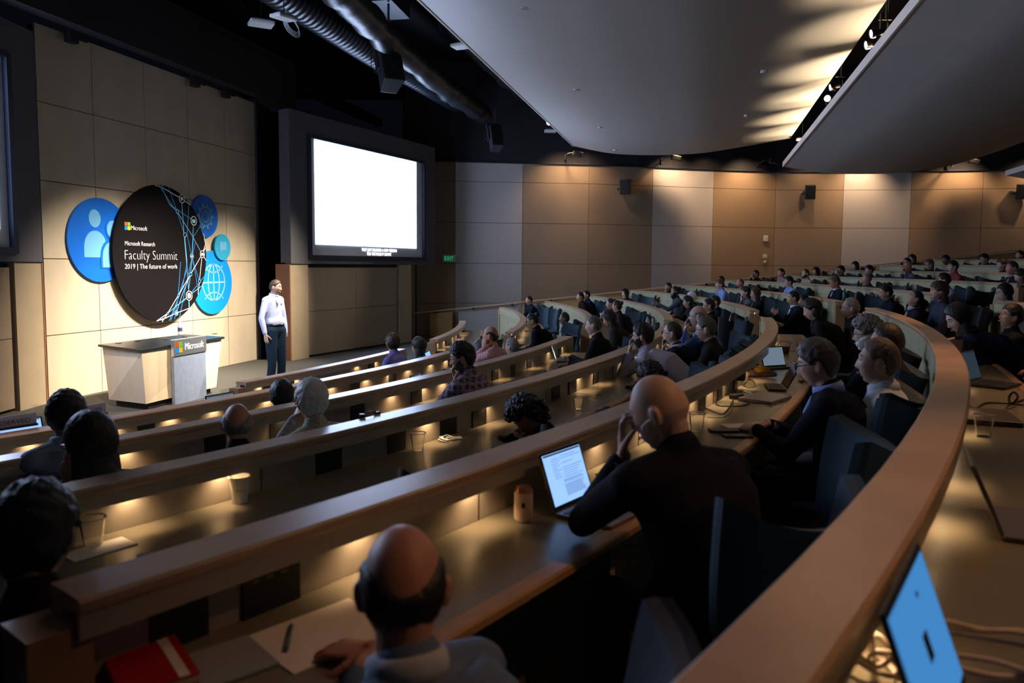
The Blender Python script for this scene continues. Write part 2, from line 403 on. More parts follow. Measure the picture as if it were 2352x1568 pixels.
cloud('ceiling_cloud', [(7.27, 4.42), (7.9, 4.3), (8.8, 4.22), (9.8, 4.25), (10.8, 4.45), (11.8, 4.85)], -5, S, 'sliver of a third ceiling cloud at the right edge of the picture')
# ================================================================ SEATING PARTITIONS AND WORKTOPS
dg = radians
M_puck = emis('puck_lamp', (1, .72, .42), 14)
M_vent = mat('vent_black', (.010, .010, .011), .45)
M_slot = mat('outlet_metal', (.13, .11, .09), .4, metal=.6)
ORD = {1: 'first', 2: 'second', 3: 'third', 4: 'fourth', 5: 'fifth', 6: 'sixth and front'}
def partition(k, a0, a1, label, lights=(), boxes=(), group='curved wooden seating partitions'):
    """k ring, a0..a1 degrees; lights and boxes given as arc lengths on the desk-side face"""
    r, z, f = rk(k), zk(k), fk(k); lo = fk(k+1)-.02 if k < 6 else -.25
    a0, a1 = dg(a0), dg(a1); org = pol(r, (a0+a1)/2, f)
    e = empty('seating_partition', org, 0, label, 'partition', group)
    def B(b, n, m, **kw): 
        o = b.build(n, m, e, **kw); o.data.transform(Matrix.Translation(-org)); return o
    b = MB(); c = .012
    b.prof([(r-.147, z-.026), (r-.147+.006, z-.034), (r-.006, z-.034), (r, z-.026), (r, z-.007), (r-.008, z), (r-.139, z), (r-.147, z-.007)], a0, a1)
    B(b, 'rail_cap', M_rail, smooth=True, auto=True)
    b = MB(); b.arc(r-.02, r-.006, z-.085, z-.034, a0, a1); B(b, 'fascia', M_part)
    b = MB(); b.arc(r-.105, r-.083, lo, z-.034, a0, a1); B(b, 'desk_side_panel', M_part)
    b = MB(); b.arc(r-.128, r-.106, lo, z-.034, a0, a1)
    b.prof([(r-.146, z-.19), (r-.146, z-.05), (r-.13, z-.036), (r-.12, z-.036), (r-.12, z-.2), (r-.128, z-.2)], a0, a1)
    for dz in (.215, .236, .262): b.prof([(r-.14+dz*.03, z-dz-.008), (r-.14+dz*.03, z-dz+.006), (r-.12, z-dz+.006), (r-.12, z-dz-.008)], a0, a1)
    B(b, 'stage_side_panel', M_face)
    for s, a in ((-1, a0), (1, a1)):
        w = .09/r*s; b = MB(); b.arc(r-.155, r-.02, lo, z-.06, a-w*.35, a+w, n=2); B(b, 'end_post', M_deskedge if s < 0 else M_face2)
    if k < 4:
        b = MB()
        for q in range(1, int((a1-a0)*r/1.35)):
            a = a0+q*1.35/r; b.arc(r-.084, r-.0815, f+.5, z-.085, a, a+.005/r, n=1)
        B(b, 'seam', M_joint)
    for j, (s0, w, kind) in enumerate(boxes):
        b = MB(); aa, ab = s0/(r-.08), (s0+w)/(r-.08); h = .17 if kind == 'v' else .14; t = z-.10
        if kind == 'v':
            b.arc(r-.083, r-.078, t-h, t, aa, ab, n=2); B(b, 'speaker_grille', M_vent)
        else:
            b.arc(r-.083, r-.072, t-h, t, aa, ab, n=2)
            o = B(b, 'outlet_box', M_vent); b = MB()
            for i in range(3): b.arc(r-.0725, r-.0715, t-.03, t-.022, aa+(i+.6)*(ab-aa)/4, aa+(i+1.1)*(ab-aa)/4, n=1)
            x = b.build('socket_row', M_slot, o); x.data.transform(Matrix.Translation(-org))
    for s in lights:
        a = s/(r-.08); p = pol(r-.052, a, z-.0365)
        b = MB(); b.lathe([(.001, 0), (.017, 0), (.019, .003), (.001, .003)], p, 10); o = B(b, 'puck_light', M_puck)
        q = pol(r-.052, a, z-.042)
        L = PUCK.copy(); COL.objects.link(L); L.parent = e; L.location = q-org
        L.rotation_euler = (pol(r-.01, a, z-.5)-q).to_track_quat('-Z', 'Y').to_euler()
    return e
M_face2 = mat('partition_end_wood', (.44, .30, .10), .45, var=.15, vs=4)
pl_ = bpy.data.lights.new('puck_beam', 'SPOT'); pl_.energy = 3.2; pl_.color = K('warm'); pl_.spot_size = radians(125); pl_.spot_blend = 1; pl_.shadow_soft_size = .014
PUCK = bpy.data.objects.new('puck_beam', pl_)
def worktop(k, a0, a1, label):
    r, z, f = rk(k), zk(k)-.215, fk(k); a0, a1 = dg(a0), dg(a1); org = pol(r+.2, (a0+a1)/2, f)
    e = empty('worktop', org, 0, label, 'desk', 'curved olive worktops')
    def B(b, n, m, **kw): 
        o = b.build(n, m, e, **kw); o.data.transform(Matrix.Translation(-org)); return o
    b = MB(); b.arc(r-.08, r+.33, z-.03, z, a0, a1); B(b, 'surface', M_desk)
    b = MB(); b.prof([(r+.331, z-.036), (r+.375, z-.036), (r+.387, z-.026), (r+.387, z-.006), (r+.38, z+.001), (r+.331, z+.001)], a0, a1); B(b, 'wood_edge', M_deskedge, smooth=True, auto=True)
    n = max(1, int((a1-a0)*r/1.6))
    for i in range(n+1):
        a = a0+(a1-a0)*i/n; w = .02/r; b = MB(); b.arc(r-.08, r+.26, f, z-.03, a-(w if i else 0), a+(w if i < n else 0), n=1); B(b, 'support_panel', M_part)
    return e
def srun(s0, s1, pat, per):
    out = []; s = s0
    while s < s1:
        for d in pat:
            if s+d < s1: out.append(s+d)
        s += per
    return out
PA = {1: (-38.4, -14.2), 2: (-38.4, -14.5), 3: (-38.4, -14.0), 4: (-38.4, -15.5), 5: (-38.4, -14.6), 6: (-25.9, -14.6), 0: (-30, -15.5)}
PB = {0: (-10.3, 13.0), 1: (-9.8, 14.9), 2: (-10.4, 14.2), 3: (-11.3, 14.3), 4: (-10.2, 13.5), 5: (-9.6, 13.0), 6: (-9.7, 4.2), -1: (-9.5, 11.3), -2: (-11, 10.5), -3: (-13, 10), -4: (-14, 9.6), -5: (-14, 9.2)}
LI = {1: srun(-16.2, -6.3, (0, .5), 1.42), 2: [-14.91, -14.40, -13.48, -12.96, -12.16, -11.75, -11.42, -10.9, -10.5, -9.7, -9.2, -8.2, -7.4, -6.5],
      3: [-14.08, -13.68, -12.3, -11.67, -11.2, -10.15, -9.75, -8.9, -8.3, -7.4, -6.8, -6.0], 4: [-13.13, -12.6, -11.5, -10.32, -9.87, -9.55, -8.44, -7.48, -6.7, -6.0],
      5: srun(-12.6, -4.9, (0, .45, .85), 1.42), 6: [-7.94, -7.6, -7.33, -6.02, -5.5]}
BX = {1: [(-12.2, .16, 'v'), (-11.6, .16, 'o'), (-10.0, .16, 'v')], 2: [(-15.52, .14, 'v'), (-15.29, .17, 'o'), (-13.9, .16, 'v'), (-12.72, .14, 'v'), (-12.02, .13, 'o'), (-11.55, .14, 'v'), (-11.05, .14, 'o'), (-10.35, .14, 'v'), (-9.9, .12, 'o'), (-9.1, .14, 'v'), (-8.6, .14, 'o')],
      3: [(-14.45, .14, 'o'), (-13.15, .17, 'v'), (-12.64, .15, 'v'), (-12.17, .17, 'v'), (-11.83, .16, 'o'), (-11.25, .15, 'o'), (-10.68, .15, 'v'), (-10.36, .16, 'o'), (-9.78, .15, 'v'), (-9.2, .14, 'v'), (-8.5, .14, 'o'), (-7.6, .14, 'v')],
      4: [(-12.1, .15, 'v'), (-11.6, .15, 'v'), (-11.25, .12, 'v'), (-10.82, .15, 'o'), (-10.05, .15, 'o'), (-9.2, .15, 'o'), (-8.55, .15, 'o'), (-8.05, .13, 'v'), (-7.55, .15, 'v'), (-6.2, .15, 'o')],
      5: [(-11.6, .16, 'v'), (-11.0, .14, 'v'), (-9.6, .14, 'v'), (-8.6, .15, 'v'), (-7.9, .15, 'v'), (-6.4, .15, 'v')], 6: [(-7.9, .16, 'o'), (-7.5, .14, 'v'), (-5.7, .16, 'o')]}
wh = {1: 'nearest the camera, its broad amber rail sweeping up the right side', 2: 'with the bald man and soda can at its worktop', 3: 'with the lone paper cup at its worktop', 4: 'passing in front of the plaid shirt man', 5: 'carrying the two RESERVED signs', 6: 'at the foot of the stage, the shortest one'}
for k in (1, 2, 3, 4, 5, 6):
    a, c = PA[k]
    partition(k, a, c, 'long curved wood partition %s' % wh[k], LI[k], BX[k])
    worktop(k, a+.25, c-.2, 'curved olive worktop of the partition %s' % wh[k].split(',')[0])
partition(0, *PA[0], 'pale partition end beside the woman with the black bob at the right edge')
worktop(0, -30, -15.7, 'worktop behind the pale partition end at the right edge')
wf = {-4: 'topmost far', -3: 'second highest far', -2: 'third highest far', -1: 'fourth highest far', 0: 'far, straight behind the man in the dark suit and glasses', 1: 'far, ending in an orange post left of the grey haired man in black',
      2: 'far, ending beside the young man holding a bottle', 3: 'far, with a green lit face behind the woman with long brown hair', 4: 'far, with a green lit face behind the young man in a suit', 5: 'far, short and strongly curved, behind the balding man in pink', 6: 'far low, at the edge of the stage beside the guard wall'}
for k in range(6, -5, -1):
    a, c = PB[k]; L = srun(dg(a)*rk(k)+.3, dg(c)*rk(k)-.2, (0, .5), 1.4) if k >= 4 else (srun(dg(a)*rk(k)+.4, dg(c)*rk(k)-.2, (0,), 1.6) if k >= 1 else ())
    partition(k, a, c, 'curved pale wood partition, %s' % wf[k], L, [(s+.62, .13, 'v') for s in L[::2]] if k >= 4 else ())
    worktop(k, a+.25, c-.2, 'worktop of the pale curved partition '+' '.join(wf[k].replace(',', '').split()[:10]))
# ---------------------------------------------------------------- guard wall and handrail along the far ramp
def gz(x): return .73+(x+2.7)*.1112
gd = empty('ramp_guard', (4, 22.6, 0), 0, 'yellow wood guard wall with handrail climbing along the far aisle', 'guard wall')
org = Vector((4, 22.6, 0))
def slab(b, x0, x1, y, th, z0, z1):              # z0,z1 below the rail line
    p = [(x0, y, z0(x0)), (x1, y, z0(x1)), (x1, y+th, z0(x1)), (x0, y+th, z0(x0)), (x0, y, z1(x0)), (x1, y, z1(x1)), (x1, y+th, z1(x1)), (x0, y+th, z1(x0))]
    return b.hexa([Vector(q)-org for q in p])
for x0, x1, m, n in ((-2.45, -1.78, M_guard, 'wood_panel'), (-1.6, .18, M_pale, 'fabric_panel'), (.3, 4.3, M_guard, 'wood_panel'), (4.32, 8.3, M_guard, 'wood_panel'), (8.32, 12.3, M_guard, 'wood_panel'), (12.32, 17, M_guard, 'wood_panel')):
    b = MB(); slab(b, x0, x1, 22.62, .05, lambda x: gz(x)-1.25, lambda x: gz(x)-.09); b.build(n, m, gd)
b = MB(); slab(b, -2.9, 17, 22.54, .06, lambda x: gz(x)-.03, gz); b.build('handrail', mat('handrail_oak', (.75, .46, .24), .3), gd)
b = MB(); slab(b, -1.7, 17, 22.6, .08, lambda x: gz(x)-.10, lambda x: gz(x)-.06); b.build('cap_strip', M_rail, gd)
b = MB(); x = -2.3
while x < 16.5: b.box(Vector((x, 22.58, gz(x)-.06))-org, (.05, .06, .07)); x += 1.15
b.build('bracket', M_black, gd)
# ================================================================ STAGE SIGN
Msg = Matrix((WD, Vector((0, 0, 1)), WN)).transposed()
def disc(name, s, z, r, off, m, label, cat='sign disc', th=.03):
    e = empty(name, onw(s, off, z), 0, label, cat)
    b = MB(); b.lathe([(r, 0), (r, th)], (0, 0, 0), 72, Msg); b.build('disc_board', m, e); return e
class Flat:                                       # flat marks on a plane: u right, v up
    def __init__(s, M, off): s.M = M; s.b = MB(); s.off = off; s.k = 0
    def poly(s, pts, mi=0):
        n = len(pts); t = .003
        v = [s.M @ Vector((x, y, s.off)) for x, y in pts]+[s.M @ Vector((x, y, s.off+t)) for x, y in pts]
        s.b.add(v, [tuple(range(n)), tuple(2*n-1-i for i in range(n))]+[(i, (i+1) % n, n+(i+1) % n, n+i) for i in range(n)], mi)
    def line(s, p, w=.01):
        for (x0, y0), (x1, y1) in zip(p[:-1], p[1:]):
            d = Vector((x1-x0, y1-y0)); L = d.length or 1e-6; d /= L; n = Vector((-d.y, d.x))*w/2; e = d*w*.2
            s.poly([(x0-n.x-e.x, y0-n.y-e.y), (x1-n.x+e.x, y1-n.y+e.y), (x1+n.x+e.x, y1+n.y+e.y), (x0+n.x-e.x, y0+n.y-e.y)])
    def ell(s, cx, cy, rx, ry, w, a0=0, a1=360, n=36):
        s.line([(cx+rx*cos(radians(a0+(a1-a0)*i/n)), cy+ry*sin(radians(a0+(a1-a0)*i/n))) for i in range(n+1)], w)
    def dot(s, cx, cy, rx, ry=None, n=24):
        ry = ry or rx; s.poly([(cx+rx*cos(2*pi*i/n), cy+ry*sin(2*pi*i/n)) for i in range(n)])
    def out(s, name, m, parent): return s.b.build(name, m, parent)
M_blue = mat('sign_blue', (.0, .10, .62), .5, var=.25, vs=1.2, col2=(0, .16, .70))
M_blue2 = mat('sign_sky_blue', (.0, .28, .85), .5)
M_cyan = mat('sign_cyan', (.02, .36, .62), .5)
M_icon = mat('sign_icon_blue', (.14, .42, .75), .5)
M_icon2 = mat('sign_icon_cyan', (.25, .62, .85), .5)
M_signwhite = mat('sign_white', (.9, .88, .86), .5)
M_linew = mat('sign_line_pink', (.85, .72, .74), .5)
M_lineb = mat('sign_line_blue', (.03, .22, .62), .5)
M_linec = mat('sign_line_cyan', (.16, .50, .80), .5)
def person_icon(F, x, y, h, mi=0):
    F.dot(x, y+h*.31, h*.165, h*.19)
    p = [(x-h*.31, y-h*.5)]+[(x-h*.31*cos(radians(t)), y-h*.3+h*.36*sin(radians(t))) for t in range(0, 181, 15)]+[(x+h*.31, y-h*.5)]
    F.poly(p)
# left big disc with people
e = disc('sign_disc', 1.075, 2.49, .68, .015, M_blue, 'large blue disc with people icons, left of the black disc')
def icon_person(e, x, y, off, m, nm):
    F = Flat(Msg, off); F.dot(x, y+.245, .125, .145); F.out(nm+'_head', m, e)
    F = Flat(Msg, off); F.poly([(x-.24, y-.38)]+[(x-.24*cos(radians(t)), y-.22+.27*sin(radians(t))) for t in range(0, 181, 15)]+[(x+.24, y-.38)]); F.out(nm+'_torso', m, e)
icon_person(e, -.12, .10, .032, M_icon, 'person_icon'); icon_person(e, .60, .10, .032, M_icon, 'person_icon')
F = Flat(Msg, .036); F.dot(.25, -.06+.245, .155, .175); F.out('icon_outline', M_blue, e); F = Flat(Msg, .036); F.poly([(.25-.28, -.46)]+[(.25-.28*cos(radians(t)), -.27+.31*sin(radians(t))) for t in range(0, 181, 15)]+[(.25+.28, -.46)]); F.out('icon_outline', M_blue, e)
icon_person(e, .25, -.06, .040, M_icon, 'person_icon')
# gear disc
e = disc('sign_disc', 3.79, 3.045, .41, .015, M_blue, 'medium blue disc with a gear icon, upper right of the black disc')
F = Flat(Msg, .032)
for i in range(10):
    a = 2*pi*i/10; c, s_ = cos(a), sin(a); F.poly([(c*.17-s_*.03, s_*.17+c*.03), (c*.17+s_*.03, s_*.17-c*.03), (c*.255+s_*.022, s_*.255-c*.022), (c*.255-s_*.022, s_*.255+c*.022)])
F.ell(0, 0, .185, .185, .04); F.ell(0, 0, .105, .105, .05); F.out('gear_icon', M_icon, e)
# globe disc
e = disc('sign_disc', 3.99, 1.745, .635, .015, M_blue2, 'bright sky blue disc with a globe icon, lower right of the black disc')
F = Flat(Msg, .032); w = .03; R = .36
for rx, ry in ((R, R), (R*.5, R)): F.ell(.02, 0, rx, ry, w)
F.line([(.02, -R), (.02, R)], w); F.line([(.02-R, 0), (.02+R, 0)], w)
F.ell(.02, .52, .36, .32, w, 217, 323); F.ell(.02, -.52, .36, .32, w, 37, 143); F.out('globe_icon', M_icon2, e)
# speech disc
e = disc('sign_disc', 4.29, 2.455, .265, .05, M_cyan, 'small cyan disc with a speech bubble icon, right of the black disc')
F = Flat(Msg, .032); F.poly([(-.11, -.06), (-.07, -.06), (-.07, -.12), (-.01, -.06), (.12, -.06), (.12, .11), (-.11, .11)]); F.out('speech_icon', M_icon, e)
# the black disc with the lettering
BS, BZ, BO = 2.45, 2.29, .10
e = disc('sign_disc', BS, BZ, 1.225, BO, mat('sign_black', (.006, .005, .006), .8, spec=.1), 'huge black disc with white event lettering and a network pattern')
ep = onw(BS, BO+.03, BZ)
def suv(x, y):
    p = at_plane(x, y, ep, WN)-ep; return p.dot(WD), p.z
def sz(zx, zy): return suv(100+zx/2.7033, 380+zy/2.7033)
def stext(n, s, x0, x1, yb, hpx, thin=.008):
    u0, v0 = suv(x0, yb); u1, _ = suv(x1, yb); _, vt = suv(x0, yb-hpx)
    text(n, s, Msg, Msg @ Vector((u0, v0, .034)), u1-u0, M_signwhite, e, h=vt-v0, thin=thin)
stext('lettering', 'Microsoft', 300.5, 337.5, 527.5, 10.5)
stext('lettering', 'Microsoft Research', 286.5, 355, 563, 10.5)
stext('lettering', 'Faculty Summit', 286.5, 407, 595.5, 23.5, .024)
stext('lettering', '2019 | The future of work', 286.5, 407, 617, 12)
for (x, y, c) in ((0, 1, (.75, .10, .02)), (1, 1, (.16, .45, .02)), (0, 0, (.0, .22, .75)), (1, 0, (.9, .48, .0))):
    F = Flat(Msg, .032); u0, v0 = suv(286, 527.5); q = .062; F.poly([(u0+x*(q+.008), v0+y*(q+.008)), (u0+x*(q+.008)+q, v0+y*(q+.008)), (u0+x*(q+.008)+q, v0+y*(q+.008)+q), (u0+x*(q+.008), v0+y*(q+.008)+q)])
    F.out('logo_square', mat('logo_%d%d' % (x, y), c, .5), e)
def netw(name, m, ls, w, off):
    F = Flat(Msg, off)
    for l in ls:
        p = [sz(*q) for q in l]; p = [(u, v) if hypot(u, v) < 1.218 else (u*1.218/hypot(u, v), v*1.218/hypot(u, v)) for u, v in p]; F.line(p, w)
    F.out(name, m, e)
netw('network_line', M_lineb, [[(775, 128), (828, 286), (875, 430), (890, 600), (860, 760), (780, 970)], [(905, 225), (890, 430), (918, 563), (966, 718)], [(780, 240), (930, 343)], [(973, 376), (930, 440), (911, 675)], [(850, 600), (835, 806), (815, 965)], [(890, 640), (810, 900), (790, 965)], [(940, 480), (880, 760), (850, 960)], [(715, 117), (800, 250)], [(1000, 690), (901, 808), (860, 850)], [(918, 563), (940, 660), (960, 790)]], .011, .0325)
netw('network_line', M_linec, [[(692, 113), (732, 135), (780, 240), (828, 286)], [(828, 286), (918, 430), (983, 550)], [(856, 207), (870, 430), (890, 640), (905, 880)], [(930, 343), (920, 563), (911, 675), (895, 800)], [(875, 430), (885, 560), (901, 808)], [(768, 918), (901, 808), (985, 750)], [(730, 960), (822, 916)], [(822, 916), (860, 800), (911, 675)], [(973, 376), (990, 430)], [(901, 820), (900, 885)]], .009, .034)
netw('network_line', M_linew, [[(690, 112), (732, 135), (856, 207), (915, 238)], [(992, 425), (1003, 490), (983, 550), (1009, 590)], [(1005, 510), (983, 550)], [(983, 550), (911, 675), (835, 806), (768, 918), (700, 972)], [(983, 550), (966, 718), (957, 800)], [(702, 970), (768, 940), (822, 916), (905, 885)], [(735, 972), (768, 918)]], .012, .0355)
for zx, zy, r, mm in ((732, 135, .022, 0), (856, 207, .075, 1), (828, 286, .034, 0), (930, 343, .082, 1), (875, 430, .04, 0), (973, 376, .024, 0), (918, 563, .048, 0), (983, 550, .066, 1), (911, 675, .033, 0), (966, 718, .034, 0), (835, 806, .022, 0), (901, 808, .088, 1), (768, 918, .02, 0), (822, 916, .044, 0)):
    u, v = sz(zx, zy); F = Flat(Msg, .037); F.dot(u, v, r); F.out('node', MATS['sign_black'], e)
    F = Flat(Msg, .039); F.ell(u, v, r, r, .012, n=24); F.out('node_ring', M_linew if mm else M_linec, e)
    F = Flat(Msg, .040)
    if (zx, zy) == (856, 207): F.poly([(u-.035, v-.025), (u-.02, v-.045), (u-.01, v-.025), (u+.035, v-.025), (u+.035, v+.035), (u-.035, v+.035)])
    elif (zx, zy) == (930, 343): F.poly([(u-.045, v-.03), (u, v-.045), (u+.045, v-.03), (u+.045, v+.035), (u+.005, v+.02), (u-.005, v+.02), (u-.045, v+.035)])
    elif (zx, zy) == (983, 550): [person_icon(F, u+d, v, .055) for d in (-.03, 0, .03)]
    elif (zx, zy) == (918, 563): F.poly([(u-.03, v-.01), (u, v-.01), (u, v-.028), (u+.032, v), (u, v+.028), (u, v+.01), (u-.03, v+.01)])
    elif (zx, zy) == (901, 808): F.ell(u, v, .05, .05, .01, n=20); F.ell(u, v, .024, .05, .008, n=16); F.line([(u-.05, v), (u+.05, v)], .008); F.line([(u, v-.05), (u, v+.05)], .008)
    elif (zx, zy) == (822, 916): F.ell(u, v, .018, .018, .014, n=12)
    else: continue
    F.out('node_icon', M_icon2 if mm and zx < 950 and zx != 901 else M_signwhite, e)
# ================================================================ PODIUM DESK
T4 = [Vector(q) for q in ((-6.2, 11.35, 0), (-5.25, 10.7, 0), (-4.81, 12.7, 0), (-5.64, 13.1, 0))]
B4 = [Vector(q) for q in ((-5.98, 11.2, 0), (-5.27, 10.86, 0), (-4.86, 12.42, 0), (-5.5, 12.85, 0))]
pc = Vector((-5.5, 11.9, 0)); pod = empty('podium_desk', pc, 0, 'maple presenter desk with black top and grey front panel on stage', 'desk')
up = lambda z: Vector((0, 0, z))
def inset(P, d): c = sum(P, Vector())/len(P); return [p+(c-p).normalized()*d for p in P]
b = MB(); b.hexa([p+up(.1)-pc for p in B4]+[p+up(.865)-pc for p in inset(T4, .06)]); b.build('cabinet', M_podwood, pod)
b = MB(); b.hexa([p-pc for p in inset(B4, .1)]+[p+up(.1)-pc for p in inset(B4, .1)]); b.build('plinth', M_black, pod)
b = MB(); b.hexa([p+up(.87)-pc for p in T4]+[p+up(.905)-pc for p in T4]); b.build('top', mat('podium_top', (.012, .018, .022), .3), pod, bevel=.004)
for x, y in ((272, 788), (316, 783), (380, 780), (424, 774), (457, 771), (493, 767)):
    b = MB(); b.lathe([(.045, 0), (.045, .008)], at_z(x, y, .905)-pc, 16); b.build('grommet', M_blackgl, pod)
fd = (T4[2]-T4[1]).normalized(); fn = Vector((fd.y, -fd.x, 0)); Mf = frame(fd, (0, 0, 1))
c0 = T4[1]+fd*1.03
b = MB(); b.box(c0+fn*.04+up(.38)-pc, (.78, .05, .76), Mf); b.build('front_panel', mat('panel_bluegrey', (.22, .27, .38), .6, var=.15, vs=14), pod)
b = MB(); b.box(c0+fn*.05+up(.86)-pc, (.80, .06, .26), Mf); hd = b.build('steel_header', M_steel, pod, bevel=.01)
Mfh = Matrix((fd, Vector((0, 0, 1)), fn)).transposed()
lo = c0+fn*.082+up(.79)-pc
text('lettering', 'Microsoft', Mfh, lo+fd*-.14+up(.02), .46, emis('backlit_white', (1, .97, .95), 1.2), pod, h=.11)
for i, c in enumerate(((.9, .12, .03), (.25, .65, .06), (.02, .35, .95), (1, .6, .03))):
    b = MB(); b.box(lo+fd*(-.33+.085*(i % 2))+up(.115-.085*(i//2)), (.075, .004, .075), Mfh @ Matrix.Rotation(pi/2, 3, 'X')); b.build('logo_square', emis('backlit_%d' % i, c, .7), pod)
# ================================================================ CEILING SERVICES
def atY(x, y, Y): return at_depth(x, y, Y)
def ribbed(name, pts, r, m, label, rib=.16, cat='duct'):
    org = Vector(pts[0]); e = empty(name, org, 0, label, cat)
    P = [Vector(p)-org for p in pts]; b = MB(); Q = []; R = []
    for a, c in zip(P[:-1], P[1:]):
        n = max(2, int((c-a).length/rib)); 
        for i in range(n):
            p = a.lerp(c, i/n); d = (c-a).normalized(); Q += [p, p+d*.012, p+d*.024]; R += [r, r*1.035, r]
    Q.append(P[-1]); R.append(r)
    b.tube(Q, R, 20); b.build('duct_run', m, e, smooth=True); return e
d0, d1, d2, d3 = at_z(560, -80, 6.8), at_z(866, 121, 6.8), at_z(955, 171, 6.8), at_z(1123, 275, 6.8)
d3 = d2.lerp(d3, .5)
ribbed('spiral_duct', [d0, d1, d2, d3], .34, M_duct, 'long ribbed round metal duct hanging under the black ceiling')
def lumpy(pts, r, label, m=None, amp=.25):
    org = Vector(pts[0]); e = empty('wrapped_duct', org, 0, label, 'duct', None); P = [Vector(p)-org for p in pts]; Q = []; R = []
    for a, c in zip(P[:-1], P[1:]):
        n = max(3, int((c-a).length/.18))
        for i in range(n):
            p = a.lerp(c, i/n); Q.append(p); R.append(r*(1+amp*noise.noise(p*2.3)))
    Q.append(P[-1]); R.append(r); b = MB(); b.tube(Q, R, 14); b.build('insulation', m or M_wrap, e, smooth=True); return e
lumpy([at_z(740, -60, 6.3), at_z(905, 105, 6.4), at_z(1040, 215, 6.4), at_z(1110, 262, 6.4)], .26, 'lumpy wrapped pipe just above the ribbed duct')
lumpy([at_z(1000, -40, 7.3), at_z(1035, 60, 7.3), at_z(1130, 150, 7.2), at_z(1200, 215, 7.0)], .22, 'wrapped pipe high up beside the left edge of the big cloud')
lumpy([at_z(150, -60, 6.9), at_z(480, 118, 6.9), at_z(700, 205, 6.8), at_z(868, 280, 6.7)], .16, 'thin crinkled pipe above the stage bulkhead')
def shade_duct(px, label):
    a, c = at_z(*px[0], 7.4), at_z(*px[1], 7.4); e = empty('rigid_duct', a, 0, label, 'duct'); b = MB(); d = c-a
    b.box(d/2, (d.length, .5, .35), frame(d, (0, 0, 1))); b.build('duct_body', M_duct, e)
shade_duct(((870, -20), (915, 25)), 'flat sheet metal duct near the top edge, right of the ribbed duct')
shade_duct(((510, -30), (585, 40)), 'flat duct corner near the top edge beside the white router boxes')
def hang_speaker(px, Y, h, label, yaw):
    c = at_depth(*px, Y); e = empty('hanging_speaker', c, 0, label, 'loudspeaker', 'black loudspeakers hung from the ceiling')
    M = Matrix.Rotation(yaw, 3, 'Z') @ Matrix.Rotation(radians(-24), 3, 'X'); b = MB()
    w = h*.52; p = []
    for z in (-h/2, h/2):
        for x, y in ((-w/2, -w*.55), (w/2, -w*.55), (w*.38, w*.5), (-w*.38, w*.5)): p.append(M @ Vector((x, y, z)))
    b.hexa(p); b.build('cabinet', mat('speaker_black', (.018, .02, .026), .5), e, bevel=.01)
    b = MB(); p0 = M @ Vector((0, -w*.57, 0)); b.box(p0, (w*.86, .012, h*.92), M); b.build('grille', mat('speaker_grille', (.006, .006, .007), .7), e)
    b = MB()
    for s in (-1, 1): b.box(M @ Vector((s*(w/2+.02), 0, h*.3)), (.02, w*.35, h*.75), M)
    b.box(M @ Vector((0, 0, h*.66)), (w+.06, .08, .03), M); b.box((0, .0, h*.66+.35), (.04, .04, .7)); b.build('bracket', M_black, e)
    b = MB(); t = [M @ Vector((-w*.1, 0, h*.7)), M @ Vector((-w*.6, .1, h*.6)), M @ Vector((-w*.75, .1, h*.1)), M @ Vector((-w*.5, .1, -h*.1))]; b.tube(t, .008, 6); b.build('cable', M_black, e)
    return e
hang_speaker((893, 158), 15.3, .82, 'large black speaker hanging in front of the ribbed duct', radians(28))
hang_speaker((1137, 318), 21.5, .66, 'smaller black speaker hanging low near the side wall', radians(20))
def router(px, z, s, yaw, label, tilt=0, cable=False):
    p = at_z(*px, z); e = empty('wireless_router', p, yaw, label, 'wireless router', 'white wireless routers under the ceiling')
    b = MB(); M = Matrix.Rotation(tilt, 3, 'X'); b.box((0, 0, 0), (s, s*.8, s*.17), M); b.build('shell', M_white, e, bevel=s*.05)
    b = MB(); b.box((0, 0, s*.12), (s*.7, s*.5, s*.07), M); b.build('mount', mat('grey_plastic', (.4, .4, .42), .5), e)
    b = MB(); b.tube([(0, 0, s*.12), (0, 0, 1.2)], .008, 6); b.build('drop_rod', M_black, e)
    if cable:
        b = MB()
        for q in range(4):
            pts = [(.05+.17*(1+.12*q)*(1-cos(t/12*2*pi))*.7, .03*q, -.02-.16*(1+.1*q)*sin(t/12*pi*1.5)) for t in range(13)]; b.tube(pts, .006, 5)
        b.build('cable_coil', mat('cable_white', (.6, .6, .62), .5), e)
    return e
router((600, 54), 6.4, .42, .5, 'flat white router tile left of the one with coiled cables')
router((652, 40), 6.1, .36, .9, 'white router with a coil of looping cables, above the ribbed duct', .1, True)
router((1060, 106), 6.4, .36, -.4, 'white router beside the upper left edge of the big ceiling cloud')
router((1264, 301), 6.0, .34, 0, 'small white router low beside the far corner of the big cloud')
router((2036, 103), 5.35, .22, -.7, 'white router in the gap between the clouds, under the paired spotlights')
router((1842, 320), 5.4, .28, -.3, 'white router at the far end of the gap between the clouds')
M_lens = emis('stage_lens', (1, .96, .88), 9)
M_lensc = emis('stage_lens_cool', (.75, .92, 1), 12)
